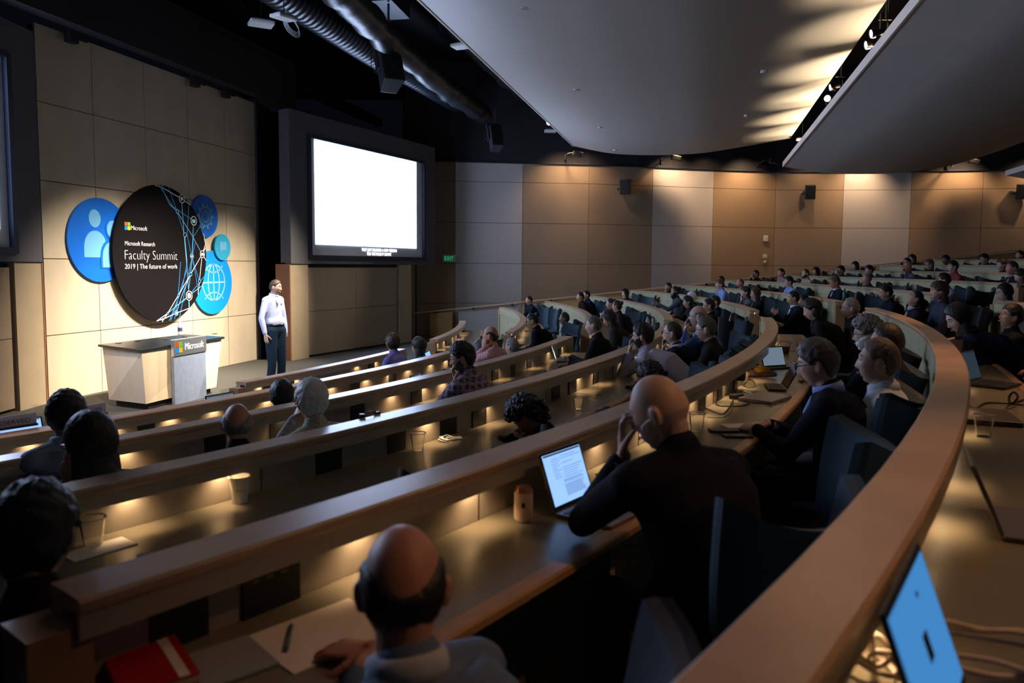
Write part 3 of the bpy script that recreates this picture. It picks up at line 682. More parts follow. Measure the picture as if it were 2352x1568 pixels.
def stage_lamp(p, aim, L, label, m=M_lens, r=.075, lit=True):
    e = empty('stage_spotlight', p, 0, label, 'spotlight', 'black theatre spotlights under the ceiling'); d = (Vector(aim)-Vector(p)).normalized(); M = frame(d.orthogonal(), d)
    b = MB(); b.lathe([(r*.8, -L), (r, -L*.92), (r, -L*.55), (r*.72, -L*.5), (r*.72, -L*.1), (r*1.05, -.06), (r*1.05, 0), (r*.9, 0), (r*.9, -.02)], (0, 0, 0), 18, M, close=False)
    for q in range(5): b.lathe([(r, -L*(.6+.06*q)), (r*1.12, -L*(.6+.06*q)-.004), (r, -L*(.6+.06*q)-.01)], (0, 0, 0), 18, M, close=False)
    b.build('barrel', mat('lamp_barrel', (.02, .018, .016), .35, metal=.4), e, smooth=True, auto=True)
    b = MB(); b.lathe([(.001, -.018), (r*.88, -.018), (r*.88, -.012), (.001, -.006)], (0, 0, 0), 18, M); b.build('lens', m, e)
    b = MB(); 
    for s in (-1, 1): b.box(M @ Vector((s*(r+.02), 0, -L*.5))+Vector((0, 0, .05)), (.012, .03, .22))
    b.box(M @ Vector((0, 0, -L*.5))+Vector((0, 0, .17)), (2*r+.06, .03, .012)); b.tube([M @ Vector((0, 0, -L*.5))+Vector((0, 0, z)) for z in (.17, .45)], .014, 6); b.build('yoke', M_black, e)
    return e
spk = Vector((-4.4, 12.6, 1.2))
stage_lamp(at_z(1191, 212, 6.0), spk, .4, 'lit spotlight at the left edge of the big cloud', M_lensc)
stage_lamp(at_z(1260, 282, 6.0), spk, .4, 'lit spotlight at the far left corner of the big cloud', M_lensc)
for (x, y, s, lb, m) in ((2000, 78, 0, 'upper of the paired lit spotlights in the gap between the clouds', M_lens), (1988, 104, .1, 'lower of the paired lit spotlights in the gap between the clouds', M_lens), (1906, 201, 0, 'ribbed spotlight lower down the gap between the clouds', M_lens), (1900, 226, 0, 'round cool white spotlight facing out of the gap between the clouds', M_lensc)):
    n_ = WN; p = at_plane(x, y, hall(0, 2.45, 0), n_); stage_lamp(p, p+hall(-1.5, -8, -1.6) if m is M_lens else p+Vector((-p.x*.9, -p.y, 2.13-p.z))+Vector((-6, 0, 0)), .42, lb, m, .07)
# catwalk clutter inside the gap
cw = empty('lighting_truss', hall(12, 2.9, 5.6), 0, 'dark pipe and box rack inside the gap between the clouds', 'lighting truss'); b = MB()
for t, z in ((2.7, 5.45), (3.0, 5.75)): b.tube([hall(s, t, z)-cw.location for s in (3, 20.5)], .025, 8)
for i in range(11): b.tube([hall(4.5+i*1.5, 2.7, 5.45)-cw.location, hall(4.9+i*1.5, 3.0, 5.75)-cw.location], .015, 6)
b.build('pipe', mat('truss_dark', (.03, .026, .022), .5), cw)
Mc = frame(WD, (0, 0, 1))
for i, s in enumerate((6.6, 8.4, 10.6, 12.6, 15.0, 17.2, 19.2)):
    b = MB(); b.box(hall(s, 2.8, 5.2)-cw.location, (.75, .04, .32), Mc); b.box(hall(s, 2.76, 5.2)-cw.location, (.6, .05, .1), Mc); b.build('louvre_box', mat('louvre_dark', (.05, .042, .035), .6), cw)
# small sprinkler heads on the clouds
for i, (x, y) in enumerate(((1205, 18), (1324, 206), (1379, 293), (1413, 345), (1755, 166), (1715, 267), (2118, 226), (1992, 316))):
    zz = 5.2 if i < 6 else 4.62; p = at_z(x, y, zz); b = MB(); b.lathe([(.05, -.012), (.055, 0), (.055, .03)], (0, 0, 0), 14); o = b.build('sprinkler_cap', mat('cap_grey', (.5, .48, .46), .5), loc=None, smooth=True, auto=True)
    lo_, hi = 4.2, 5.8; o.location = p
    tag(o, ['round cap near the top of the first cloud', 'round cap on the left part of the first cloud', 'round cap below it near the far left of the first cloud', 'round cap close to the far rim of the first cloud', 'round cap beside the warm streaks of the first cloud', 'round cap in the lower warm streak of the first cloud', 'round cap on the middle of the second cloud', 'round cap near the far end of the second cloud'][i], 'sprinkler cap', 'sprinkler caps')
# ================================================================ SIDE WALL FITTINGS
def swy(x):
    for (x0, y0), (x1, y1) in zip(SW[:-1], SW[1:]):
        if x0 <= x <= x1: return y0+(y1-y0)*(x-x0)/(x1-x0)-.03
    return 23.3
def onside(px, py, off=0):
    Y = 24
    for _ in range(6): p = at_depth(px, py, Y); Y = swy(p.x)-off
    return at_depth(px, py, Y)
for i, (x, y) in enumerate(((1436, 429), (1861, 441), (2349, 440))):
    p = onside(x, y, .2); e = empty('wall_speaker', p, 0, ['small black wall speaker left of centre on the side wall', 'small black wall speaker in the middle of the side wall', 'small black wall speaker cut by the right edge'][i], 'loudspeaker', 'black wall speakers')
    M = Matrix.Rotation(radians(-18), 3, 'Z') @ Matrix.Rotation(radians(8), 3, 'X')
    b = MB(); b.box((0, 0, 0), (.32, .22, .46), M); b.build('cabinet', MATS['speaker_black'], e, bevel=.02)
    b = MB(); b.box(M @ Vector((0, -.112, 0)), (.28, .01, .42), M); b.build('grille', MATS['speaker_grille'], e)
    b = MB(); b.tube([(-.1, .1, -.03), (-.22, .14, -.05), (-.22, .2, -.05)], .02, 6); b.build('wall_bracket', M_black, e)
WW = ((1290, .0), (1560, .0), (1715, .1), (1995, .1), (2220, .1))
M_can = mat('can_black', (.015, .014, .013), .6)
for i, (x, y) in enumerate(((1327, 354), (1553, 363), (1778, 370), (2237, 371))):
    p = onside(x, y, .75); e = empty('wall_washer', p, 0, ['black track light above the first warm patch of the side wall', 'black track light below the middle of the first cloud', 'black track light on an arm between the clouds', 'black track light at the right above the side wall'][i], 'track light', 'black track lights above the side wall')
    b = MB(); b.box((0, 0, 0), (.3, .16, .15), Matrix.Rotation(radians(12), 3, 'Y')); b.build('lamp_housing', M_can, e, bevel=.02)
    b = MB(); b.tube([(-.12, 0, .05), (-.3, .1, .03), (-.32, .6, -.02)], .014, 6); b.box((-.32, .62, 0), (.05, .05, .16)); b.build('arm', M_can, e)
# the washers' light, from just in front of the wall top
for x, pw, cn in ((1300, 130, 'wash'), (1350, 90, 'wash'), (1560, 220, 'wash'), (1640, 60, 'wash'), (1728, 190, 'wash'), (1880, 60, 'wash'), (1995, 230, 'wash'), (2235, 210, 'wash'), (2420, 120, 'wash')):
    p = onside(x, 380, .85); p.z = 5.75
    if pw > 10: lamp('SPOT', 'wall_washer_beam', p, pw, cn, p+Vector((.0, .55, -1)), .06, 110, 1.0)
for px, py, w, h, lb in ((1759, 547, .15, .19, 'white thermostat on the side wall'), (1757, 588, .13, .12, 'white switch plate below the thermostat'), (1757, 600.5, .10, .08, 'lower small white plate below the thermostat')):
    p = onside(px, py, .02); b = MB(); b.box((0, 0, 0), (w, .03, h)); b.box((w*.1, -.018, h*.1), (w*.5, .01, h*.4))
    tag(b.build('wall_plate', mat('plate_white', (.62, .56, .5), .5), loc=None, bevel=.004), lb, 'switch'); bpy.context.scene.collection.objects[-1].location = p
p = at_depth(1031.5, 593, 23.0); e = empty('exit_sign', p, 0, 'green EXIT sign on the wall right of the screen', 'exit sign')
b = MB(); b.box((0, 0, 0), (.37, .04, .22)); b.build('housing', mat('exit_frame', (.35, .42, .45), .5), e)
b = MB(); b.box((0, -.022, 0), (.33, .01, .18)); b.build('face', emis('exit_green_dim', (.01, .10, .05), .4), e)
text('lettering', 'EXIT', Matrix(((1, 0, 0), (0, 0, -1), (0, 1, 0))), (-.13, -.03, -.06), .26, emis('exit_green', (.10, .75, .35), .35), e, h=.12)
# ================================================================ PEOPLE
def sstep(a, b, x):
    t = min(1, max(0, (x-a)/(b-a))); return t*t*(3-2*t)
def lerpt(T, x):
    for (x0, y0), (x1, y1) in zip(T[:-1], T[1:]):
        if x <= x1: return y0+(y1-y0)*max(0, (x-x0))/(x1-x0)
    return T[-1][1]
def skull(d):                                    # base head surface, d unit direction (x right, y forward, z up)
    x, y, z = d.x*.077, d.y*.096, d.z*.117
    if y < 0: x *= 1+.05*min(1, -y/.06)
    t = min(1, max(0, (-z-.012)/.1))
    x *= 1-.30*t**1.15
    if y < 0: y *= 1-.50*t**.9
    if y > .055: y = .055+(y-.055)*.82
    if z > .05 and y > 0: y *= 1-.10*(z-.05)/.06
    return Vector((x, y, z))
def face(p):                                     # features on the front of the head
    x, y, z = p; ax = abs(x)
    if y > .0:
        g = exp(-(x/.0125)**2)
        nz = (.024*(.014-z)/.044 if -.03 <= z <= .014 else (.024*(z+.044)/.014 if -.044 < z < -.03 else 0)) if True else 0
        y += g*max(0, nz)+.004*exp(-(x/.010)**2-((z-.01)/.02)**2)
        y += .006*exp(-((z+.034)/.007)**2-((ax-.011)/.008)**2)
        if y > .03:
            y += .0055*exp(-((z-.032)/.010)**2)*exp(-(ax/.052)**4)
            y -= .010*exp(-((ax-.031)/.016)**2-((z-.012)/.011)**2)
            y += .004*exp(-((ax-.047)/.016)**2-((z+.016)/.02)**2)
            m = exp(-(x/.024)**2)
            y += .0055*m*(exp(-((z+.0575)/.0055)**2)+exp(-((z+.0695)/.006)**2))-.003*exp(-(x/.026)**2-((z+.0635)/.0022)**2)
            y -= .004*exp(-((z+.082)/.006)**2)*m
            y += .009*exp(-((z+.100)/.013)**2-(x/.024)**2)
            y -= .003*exp(-((ax-.03)/.01)**2-((z+.045)/.012)**2)
    return Vector((x, y, z))
HN = {0: (80, 60), 1: (56, 40), 2: (40, 30)}
def head_pts(lod, fn):
    nu, nv = HN[lod]; vs = [fn(Vector((0, 0, 1)))]; fs = []
    for i in range(1, nv):
        t = pi*i/nv
        for j in range(nu):
            u = 2*pi*j/nu; u = u+.32*sin(2*u)*.0+ -.28*sin(u)*1.0 if False else u
            # denser towards the face (+y at u=0)
            w = u-.45*sin(u); vs.append(fn(Vector((sin(t)*sin(w), sin(t)*cos(w), cos(t)))))
    vs.append(fn(Vector((0, 0, -1)))); n = len(vs)
    for j in range(nu): fs.append((0, 1+j, 1+(j+1) % nu)); fs.append((n-1, n-1-nu+(j+1) % nu, n-1-nu+j))
    for i in range(nv-2):
        for j in range(nu):
            k = (j+1) % nu; a = 1+i*nu; fs.append((a+j, a+nu+j, a+nu+k, a+k))
    return vs, fs
HL = {'short': [(0, .60), (35, .55), (62, .36), (76, .06), (82, .16), (92, .26), (102, .22), (110, .0), (120, -.42), (150, -.60), (180, -.62)],
      'full': [(0, .50), (30, .46), (58, .26), (74, .04), (82, .10), (92, .18), (103, .14), (112, -.25), (125, -.52), (150, -.70), (180, -.72)],
      'long': [(0, .56), (30, .50), (52, .28), (66, -.1), (76, -.75), (95, -.9), (120, -.95), (180, -.95)],
      'reced': [(0, .82), (25, .76), (50, .58), (66, .30), (78, .10), (86, .18), (96, .24), (104, .16), (112, -.1), (122, -.42), (150, -.6), (180, -.62)]}
def hair_fn(style):
    base = {'short': 'short', 'thin': 'reced', 'reced': 'reced', 'fringe': 'reced', 'curly': 'full', 'full': 'full', 'buzz': 'short', 'bun': 'short', 'long': 'long', 'bob': 'long', 'mane': 'full'}[style]
    T = HL[base]; th = {'short': .011, 'thin': .007, 'reced': .010, 'fringe': .007, 'curly': .034, 'full': .018, 'buzz': .005, 'bun': .010, 'long': .020, 'bob': .022, 'mane': .022}[style]
    seed = Vector((random.random()*9, random.random()*9, random.random()*9))
    def fn(d):
        az = math.degrees(atan2(abs(d.x), d.y)); L = lerpt(T, az); m = sstep(L-.02, L+.10, d.z)
        if style == 'fringe':
            top = lerpt([(0, .1), (60, .32), (100, .50), (125, .38), (145, .20), (165, .05), (180, .0)], az); m *= 1-sstep(top-.10, top+.16, d.z)
        h = th*(.75+.5*sstep(-.2, .9, d.z))
        if style in ('curly',): h += .011*noise.noise(d*9+seed)+.009*noise.noise(d*20+seed)
        elif style in ('full', 'mane'): h += .006*noise.noise(d*5+seed)+.004*noise.noise(d*14+seed)
        else: h += .0025*noise.noise(d*7+seed)+.0015*noise.noise(d*22+seed)
        p = skull(d); q = h*m-.010*(1-m)
        return p+d*q
    return fn
def beard_fn(th):
    seed = Vector((3, random.random()*9, 1))
    def fn(d):
        az = math.degrees(atan2(abs(d.x), d.y)); up_ = lerpt([(0, -.40), (22, -.40), (40, -.35), (60, -.12), (80, .0), (92, .0), (100, -.6), (180, -1)], az)
        m = (1-sstep(up_-.1, up_+.02, d.z)); 
        if az < 18 and -.60 < d.z < -.46: m *= .0
        p = face(skull(d)); return p+d*((th*(1+.25*noise.noise(d*14+seed)))*m-.008*(1-m))+Vector((0, 0, -th*1.2*m if th > .015 and d.z < -.5 else 0))
    return fn
SKIN = {'f': (.50, .27, .18), 'p': (.54, .34, .26), 'r': (.50, .22, .14), 't': (.38, .21, .12), 'b': (.20, .10, .06), 'a': (.46, .28, .18)}
HAIRC = {'k': (.010, .008, .007), 'd': (.022, .013, .009), 'b': (.055, .030, .017), 'r': (.16, .06, .025), 'l': (.15, .105, .072), 'g': (.22, .20, .19), 'w': (.80, .77, .75), 's': (.10, .085, .075), 'x': (.75, .62, .54)}
def skin_m(c): return mat('skin_'+c, SKIN[c], .5, var=.12, vs=18, bump=.08, bs=90)
def hair_m(c): return mat('hair_'+c, HAIRC[c], .5, var=.35, vs=60, stretch=(1, 1, .3), bump=.5, bs=110)
M_eye = mat('eye_white', (.55, .52, .5), .2); M_iris = mat('eye_dark', (.02, .015, .01), .15); M_glass = mat('glasses_frame', (.015, .013, .013), .3); M_lip = None
def cloth_m(key, c, pat=None):
    n = 'cloth_'+key
    if n in MATS: return MATS[n]
    m = mat(n, c, .85, var=.12, vs=20, bump=.25, bs=150, spec=.1)
    if pat:
        nt = m.node_tree; b = nt.nodes['Principled BSDF']; tc = nt.nodes.new('ShaderNodeTexCoord')
        out = None
        for ax, (sc, w) in enumerate(pat[1]):
            if not sc: continue
            s = nt.nodes.new('ShaderNodeSeparateXYZ'); nt.links.new(tc.outputs['Object'], s.inputs[0])
            mu = nt.nodes.new('ShaderNodeMath'); mu.operation = 'MULTIPLY'; nt.links.new(s.outputs[ax], mu.inputs[0]); mu.inputs[1].default_value = sc
            fr = nt.nodes.new('ShaderNodeMath'); fr.operation = 'FRACT'; nt.links.new(mu.outputs[0], fr.inputs[0])
            lt = nt.nodes.new('ShaderNodeMath'); lt.operation = 'LESS_THAN'; nt.links.new(fr.outputs[0], lt.inputs[0]); lt.inputs[1].default_value = w
            if out is None: out = lt
            else:
                ad = nt.nodes.new('ShaderNodeMath'); ad.operation = 'ADD'; nt.links.new(out.outputs[0], ad.inputs[0]); nt.links.new(lt.outputs[0], ad.inputs[1]); out = ad
        hf = nt.nodes.new('ShaderNodeMath'); hf.operation = 'MULTIPLY'; nt.links.new(out.outputs[0], hf.inputs[0]); hf.inputs[1].default_value = .5
        mx = nt.nodes.new('ShaderNodeMix'); mx.data_type = 'RGBA'; nt.links.new(hf.outputs[0], mx.inputs['Factor']); mx.inputs['A'].default_value = (*c, 1); mx.inputs['B'].default_value = (*pat[0], 1)
        for l in list(b.inputs['Base Color'].links): nt.links.remove(l)
        nt.links.new(mx.outputs['Result'], b.inputs['Base Color'])
    return m
def remeshed(b, name, m, parent, vox, sm=2, cut=None):
    o = b.build(name, m)
    r = o.modifiers.new('r', 'REMESH'); r.mode = 'VOXEL'; r.voxel_size = vox; r.use_smooth_shade = True
    if sm: s = o.modifiers.new('s', 'SMOOTH'); s.iterations = sm; s.factor = .5
    dgp = bpy.context.evaluated_depsgraph_get(); me = bpy.data.meshes.new_from_object(o.evaluated_get(dgp))
    old = o.data; o.modifiers.clear(); o.data = me; bpy.data.meshes.remove(old); me.name = name
    if not me.materials: me.materials.append(m)
    me.polygons.foreach_set('use_smooth', [True]*len(me.polygons)); o.parent = parent
    return o
def ik(S, T, l1, l2, hint):
    d = T-S; L = d.length
    if L > (l1+l2)*.995: T = S+d.normalized()*(l1+l2)*.995; d = T-S; L = d.length
    L = max(L, abs(l1-l2)+.02)
    a = (l1*l1-l2*l2+L*L)/(2*L); h = sqrt(max(0, l1*l1-a*a)); u = d.normalized(); hn = hint-u*hint.dot(u); hn = hn.normalized() if hn.length > 1e-5 else u.orthogonal()
    return S+u*a+hn*h, T
def hand(b, W, d, n, s, curl=.5, lod=0, sc=1.0):
    """wrist W, finger direction d, palm normal n, s = +1 right / -1 left"""
    d = d.normalized(); n = (n-d*n.dot(d)).normalized(); sd = d.cross(n)*s          # towards the thumb
    b.tube([W-d*.01, W+d*.03, W+d*.068, W+d*.088], [(.026*sc, .017*sc), (.036*sc, .016*sc), (.041*sc, .0145*sc), (.038*sc, .011*sc)], 12, side=sd)
    for i, (off, L, q) in enumerate(((.030, .074, 1), (.010, .082, .92), (-.011, .077, 1), (-.030, .062, 1.12))):
        p = W+d*(.082-abs(off-.005)*.15)*sc+sd*off*sc; dd = (d+sd*off*2.2).normalized(); a = curl*q*.75; pts = [p-dd*.015]
        for f in (.45, .32, .26):
            pts.append(pts[-1]+dd*L*f*sc*(1.2 if f == .45 else 1)); ax = dd.cross(n); dd = (Matrix.Rotation(a, 3, ax) @ dd).normalized(); a = curl*q*.95
        b.tube(pts, [.0095*sc, .0088*sc, .0080*sc, .0070*sc], 8 if lod else 10, side=sd)
    p = W+d*.018*sc+sd*.024*sc; dd = (sd*.9+d*.75+n*.35).normalized(); pts = [p]
    for f in (.036, .032, .027): pts.append(pts[-1]+dd*f*sc); dd = (dd+d*.25+n*.18*curl*2-sd*.18).normalized()
    b.tube(pts, [.0135*sc, .0115*sc, .0100*sc, .0085*sc], 8, side=n)
def rotm(yaw, pitch=0, roll=0):                   # local y forward
    return Matrix.Rotation(yaw, 3, 'Z') @ Matrix.Rotation(pitch, 3, 'X') @ Matrix.Rotation(roll, 3, 'Y')
def yaw_of(v): return atan2(-v.x, v.y)
def make_person(H, floor, pelvis, fdir, hyaw, hpitch, label, skin='f', hair='short', hc='d', top='black', topc=(.012, .012, .014), pat=None, pose='desk', lod=2,
                glasses=False, beard=None, collar=None, group=None, deskz=None, hroll=0, standing=False, build=1.0, pants=(.012, .013, .018), watch=False, name='person', hands=True):
    """H head centre, pelvis point, fdir horizontal body direction"""
    base = Vector((pelvis.x, pelvis.y, floor)); e = empty(name, base, 0, label, 'person', group)
    H = H-base; P = pelvis-base; f = fdir.normalized(); r = Vector((f.y, -f.x, 0)); u = Vector((0, 0, 1))
    HM = rotm(hyaw, hpitch, hroll); hf = HM @ Vector((0, 1, 0)); hr = HM @ Vector((1, 0, 0)); hu = HM @ Vector((0, 0, 1))
    vox = (.0048, .0075, .011)[lod]; cv = (.011, .014, .02)[lod]
    neck_top = H-hu*.075-hf*.022
    spine_d = (H-u*.06-P); N = H-hu*.095-u*.038-hf*.025-f*.015           # base of the neck
    N = H+(N-H)*1.0
    W2 = .19*build
    # body: head, neck, arms below the sleeve, hands
    b = MB()
    vs, fs = head_pts(lod, lambda d: face(skull(d))); b.add([H+HM @ v for v in vs], fs)
    for s in (-1, 1):
        c = H+HM @ Vector((s*.0765, -.008, -.006)); Er = HM @ Matrix.Rotation(s*.35, 3, 'Z')
        b.ball(c, (.010, .019, .033), 12, Er); b.ball(c+Er @ Vector((s*.006, -.004, .008)), (.006, .017, .022), 10, Er)
    b.tube([neck_top+hu*.03, neck_top-u*.02, (neck_top+N)/2, N-u*.03], [(.050, .056), (.051, .054), (.055, .057), (.07, .062)], 14, side=r)
    SH = [N-u*.072+r*s*W2*.95-f*.008 for s in (-1, 1)]
    la, lb = .30, .262
    hz = deskz-base.z+.035 if deskz is not None else .78
    desk = lambda s, fw=.40, sd=.13: Vector((0, 0, hz))+f*((P.dot(f))+fw)+r*(P.dot(r)+s*sd)
    face_t = H+hf*.125-hu*.045; arms = []
    for i, s in enumerate((-1, 1)):
        S = SH[i]; hint = -u*1.0+r*s*.55-f*.15; ps = pose[i] if isinstance(pose, tuple) else pose
        if ps == 'desk': T = desk(s); d = (f-r*s*.35-u*.12); n = -u; cu = .55
        elif ps == 'type': T = desk(s, .46, .10); d = f; n = -u; cu = .7
        elif ps == 'write': T = desk(s, .43, .02); d = (f-r*s*.8-u*.1); n = (-u-r*s*.5); cu = 1.0
        elif ps == 'fold': T = desk(s, .36, -.06); d = (f*.3-r*s); n = -u; cu = .4
        elif ps == 'lap': T = P+f*.26+r*s*.10+u*.10; d = (f-r*s*.6); n = -u; cu = .5
        elif ps == 'chin': T = H+hf*.085-hu*.175+hr*s*.012; d = (hu*1.0+hf*.05-hr*s*.05); n = -hf; cu = 1.15; hint = -u+f*.7+r*s*.3
        elif ps == 'mouth': T = H+hf*.125-hu*.15+hr*s*.02; d = (hu*1.0-hf*.10-hr*s*.15); n = -hf; cu = .75; hint = -u+f*.5+r*s*.3
        elif ps == 'brow': T = H+hf*.155-hu*.10-hr*.03*0+hr*s*.03; d = (hu-hf*.30-hr*s*.15); n = (-hf-hr*s*.3); cu = .8; hint = -u+f*.6+r*s*.35
        elif ps == 'cheek': T = H+hf*.05-hu*.14+hr*s*.085; d = (hu+hf*.02-hr*s*.2); n = (-hr*s-hf*.2); cu = .6; hint = -u+f*.5+r*s*.5
        elif ps == 'clasp': T = H+hf*.17-hu*.09+hr*s*.045; d = (hu-hr*s*.55); n = (-hr*s); cu = 1.0; hint = -u+f*.4+r*s*.5
        elif ps == 'point': T = P+f*.50+r*s*.10+u*.42; d = (f+u*.25); n = (-r*s-u*.3); cu = .5
        elif ps == 'hold': T = P+f*.40+r*s*.05+u*.33; d = (f*.5+u*.6-r*s*.3); n = (-r*s); cu = 1.1
        elif ps == 'hang': T = S-u*.545+r*s*.05+f*.05; d = (-u+f*.18); n = (-r*s-f*.1); cu = .45; hint = r*s-f*.7
        elif ps == 'pocket': T = P+r*s*.185+f*.05-u*.03; d = (-u-r*s*.25); n = -r*s; cu = .3; hint = r*s-f*.9
        else: T = desk(s); d = f; n = -u; cu = .5
        E, T2 = ik(S, T, la, lb, hint); arms.append((S, E, T2, d, n, cu, s, ps))
        b.tube([N-u*.04, S, E, T2], [.05, .040, .032, .026], 10)
        if hands:
            if ps == 'pocket': b.tube([T2, T2+(-u)*.06], [(.034, .018), (.036, .016)], 10, side=f)
            else: hand(b, T2, Vector(d), Vector(n), s, cu, lod)
    remeshed(b, 'body', skin_m(skin), e, vox, 1 if lod else 1)
    # clothing
    b = MB(); q = build
    C1 = P.lerp(N, .38)-f*.03; C2 = P.lerp(N, .72)-f*.035
    b.tube([P-u*.07 if not standing else P+u*.11, P+u*.04 if not standing else P+u*.15, C1, C2, N-u*.075-f*.01, N-u*.03, N+u*.004], [(.165*q, .125*q), (.172*q, .135*q), (.165*q, .132*q), (.190*q, .135*q), (.190*q, .112*q), (.135*q, .092), (.072, .068)], 20, side=r)
    for S, E, T2, d, n, cu, s, ps in arms:
        b.tube([N-u*.030+r*s*.04, S+u*.0], [.052, .060*q], 12)
        b.tube([S-r*s*.01, S.lerp(E, .5), E], [.061*q, .056*q, .047], 12); b.tube([E, E.lerp(T2, .5), E.lerp(T2, .93)], [.047, .043, .036], 12)
    if not collar:
        b.tube([N-u*.02, N+(neck_top-N)*.35], [(.070, .068), (.062, .064)], 16, side=r, cap=True)
    if lod < 2:
        seed = Vector((random.random()*50, 0, 0))
        for i, v in enumerate(b.v):
            v = Vector(v); b.v[i] = tuple(v+Vector((noise.noise(v*9+seed), noise.noise(v*9+seed+Vector((7, 0, 0))), 0))*.006)
    cm = cloth_m(top, topc, pat)
    remeshed(b, 'shirt' if standing or collar is None else 'jacket', cm, e, cv, 2 if lod else 3)
    if collar and collar != 'none':
        b = MB(); cN = N+(neck_top-N)*.30; ax = (neck_top-N).normalized()
        b.tube([N-u*.015+f*.004, cN+u*.004+f*.004, N+(neck_top-N)*.5+f*.002], [(.080, .078), (.074, .075), (.064, .068)], 18, side=r, cap=False)
        b.tube([N-u*.05+f*.075, N-u*.13+f*.115], [(.030, .018), (.016, .012)], 10, side=r)
        b.build('shirt_collar', cloth_m('collar_'+str(collar), collar), e, smooth=True)
    # trousers
    b = MB()
    if standing:
        for s in (-1, 1):
            hp = P+r*s*.085-u*.02; kn = Vector((0, 0, floor*0+.50))+r*s*.10+f*.03; an = Vector((0, 0, .10))+r*s*.115-f*.02
            kn += Vector((P.x, P.y, 0))*0; b.tube([hp+u*.06, hp-u*.06, hp.lerp(kn, .5), kn, kn.lerp(an, .5), an], [(.108, .118), (.100, .112), (.088, .092), (.068, .07), (.066, .068), (.06, .064)], 14, side=r)
        b.tube([P+u*.13, P+u*.02], [(.162, .118), (.165, .125)], 18, side=r)
        remeshed(b, 'jeans', cloth_m('jeans', pants), e, .012, 2)
        for s in (-1, 1):
            b = MB(); an = r*s*.115-f*.02; b.tube([an-f*.04+u*.045, an+f*.06+u*.04, an+f*.17+u*.028], [(.042, .042), (.046, .036), (.036, .024)], 12, side=r); b.build('shoe', M_black, e, smooth=True)
        b = MB(); b.tube([P+u*.135, P+u*.105], [(.168, .123), (.169, .125)], 24, side=r, cap=False); b.build('belt', M_blackgl, e, smooth=True)
    else:
        for s in (-1, 1):
            hp = P+r*s*.09-u*.02; kn = P+f*.40+r*s*.12+u*.0; an = Vector((kn.x, kn.y, .08))-f*.05
            b.tube([hp, kn], [.085, .062], 10, side=r); b.tube([kn, an], [.062, .048], 10, side=r); b.tube([an-f*.02-u*.03, an+f*.17-u*.035], [(.045, .04), (.04, .028)], 8, side=r)
        remeshed(b, 'trousers', cloth_m('trousers_%d' % int(sum(pants)*900), pants), e, .024, 1)
    # hair
    if hair and hair != 'none':
        fn = hair_fn(hair); vs, fs = head_pts(min(lod, 1) if hair == 'curly' else lod, fn); b = MB(); b.add([H+HM @ v for v in vs], fs)
        if hair == 'curly' and lod < 2:
            rr = random.Random(5)
            for _ in range(260 if lod == 0 else 90):
                d = Vector((rr.gauss(0, 1), rr.gauss(0, 1), rr.gauss(.3, 1))).normalized(); az = math.degrees(atan2(abs(d.x), d.y))
                if d.z > lerpt(HL['full'], az)+.05: b.ball(H+HM @ (skull(d)+d*(.028+.012*rr.random())), .010+.008*rr.random(), 6)
        if hair in ('long', 'mane'):
            L = .30 if hair == 'long' else .13; bk = -hf*.045; n_ = 5; pts = [H+hu*.03+bk*.6]; 
            dn = (-u*.75-hu*.25).normalized()
            for i in range(1, n_+1): pts.append(pts[-1]+dn*L/n_*1.15-f*(.014 if i > 1 else .0))
            w = [(.080, .055), (.096, .062), (.098, .058), (.092, .050), (.082, .042), (.06, .03)]; b.tube(pts, w, 16, side=hr)
            if hair == 'long':
                for s in (-1, 1): b.tube([H+hr*s*.072+hf*.005+hu*.01, H+hr*s*.080-hu*.10-hf*.005, H+hr*s*.085+dn*.20-hf*.01, H+hr*s*.075+dn*.29], [(.018, .034), (.022, .036), (.02, .032), (.01, .02)], 8, side=hr)
        if hair == 'bun': b.ball(H-hf*.095+hu*.075, .042, 12)
        if hair == 'bob':
            b.tube([H-hf*.03+hu*.02, H-hf*.035-hu*.075, H-hf*.03-hu*.13], [(.092, .075), (.098, .078), (.088, .068)], 16, side=hr)
        b.build('hair', hair_m(hc), e, smooth=True)
        if hair == 'bob' or hair == 'long': pass
    if beard:
        vs, fs = head_pts(min(lod, 1), beard_fn(beard[0])); b = MB(); b.add([H+HM @ v for v in vs], fs); b.build('beard', hair_m(beard[1]), e, smooth=True)
    if lod < 2:
        for s in (-1, 1):
            b = MB(); c = HM @ Vector((s*.031, .0705, .011))+H; b.ball(c, .0125, 10); o = b.build('eye', M_eye, e, smooth=True)
            b = MB(); b.ball(c+hf*.0095, (.0055, .0055, .0055), 8); b.build('iris', M_iris, o, smooth=True)
            b = MB(); b.tube([H+HM @ Vector((s*(.014+.012*i), .0855-.003*i*i*.6, .034+.003*i-.0016*i*i)) for i in range(4)], [.003, .0042, .0038, .002], 6); b.build('eyebrow', hair_m(hc if hair not in (None, 'none') else 's'), e)
        b = MB()
        b.tube([H+HM @ Vector((.008*i, .0925-.0008*i*i, -.0605-.0005*i*i)) for i in (-3, -2, -1, 0, 1, 2, 3)], [(.0015, .001), (.003, .003), (.004, .0038), (.0042, .004), (.004, .0038), (.003, .003), (.0015, .001)], 6)
        b.build('lips', mat('lips_'+skin, tuple(c*k for c, k in zip(SKIN[skin], (.85, .55, .6))), .45), e, smooth=True)
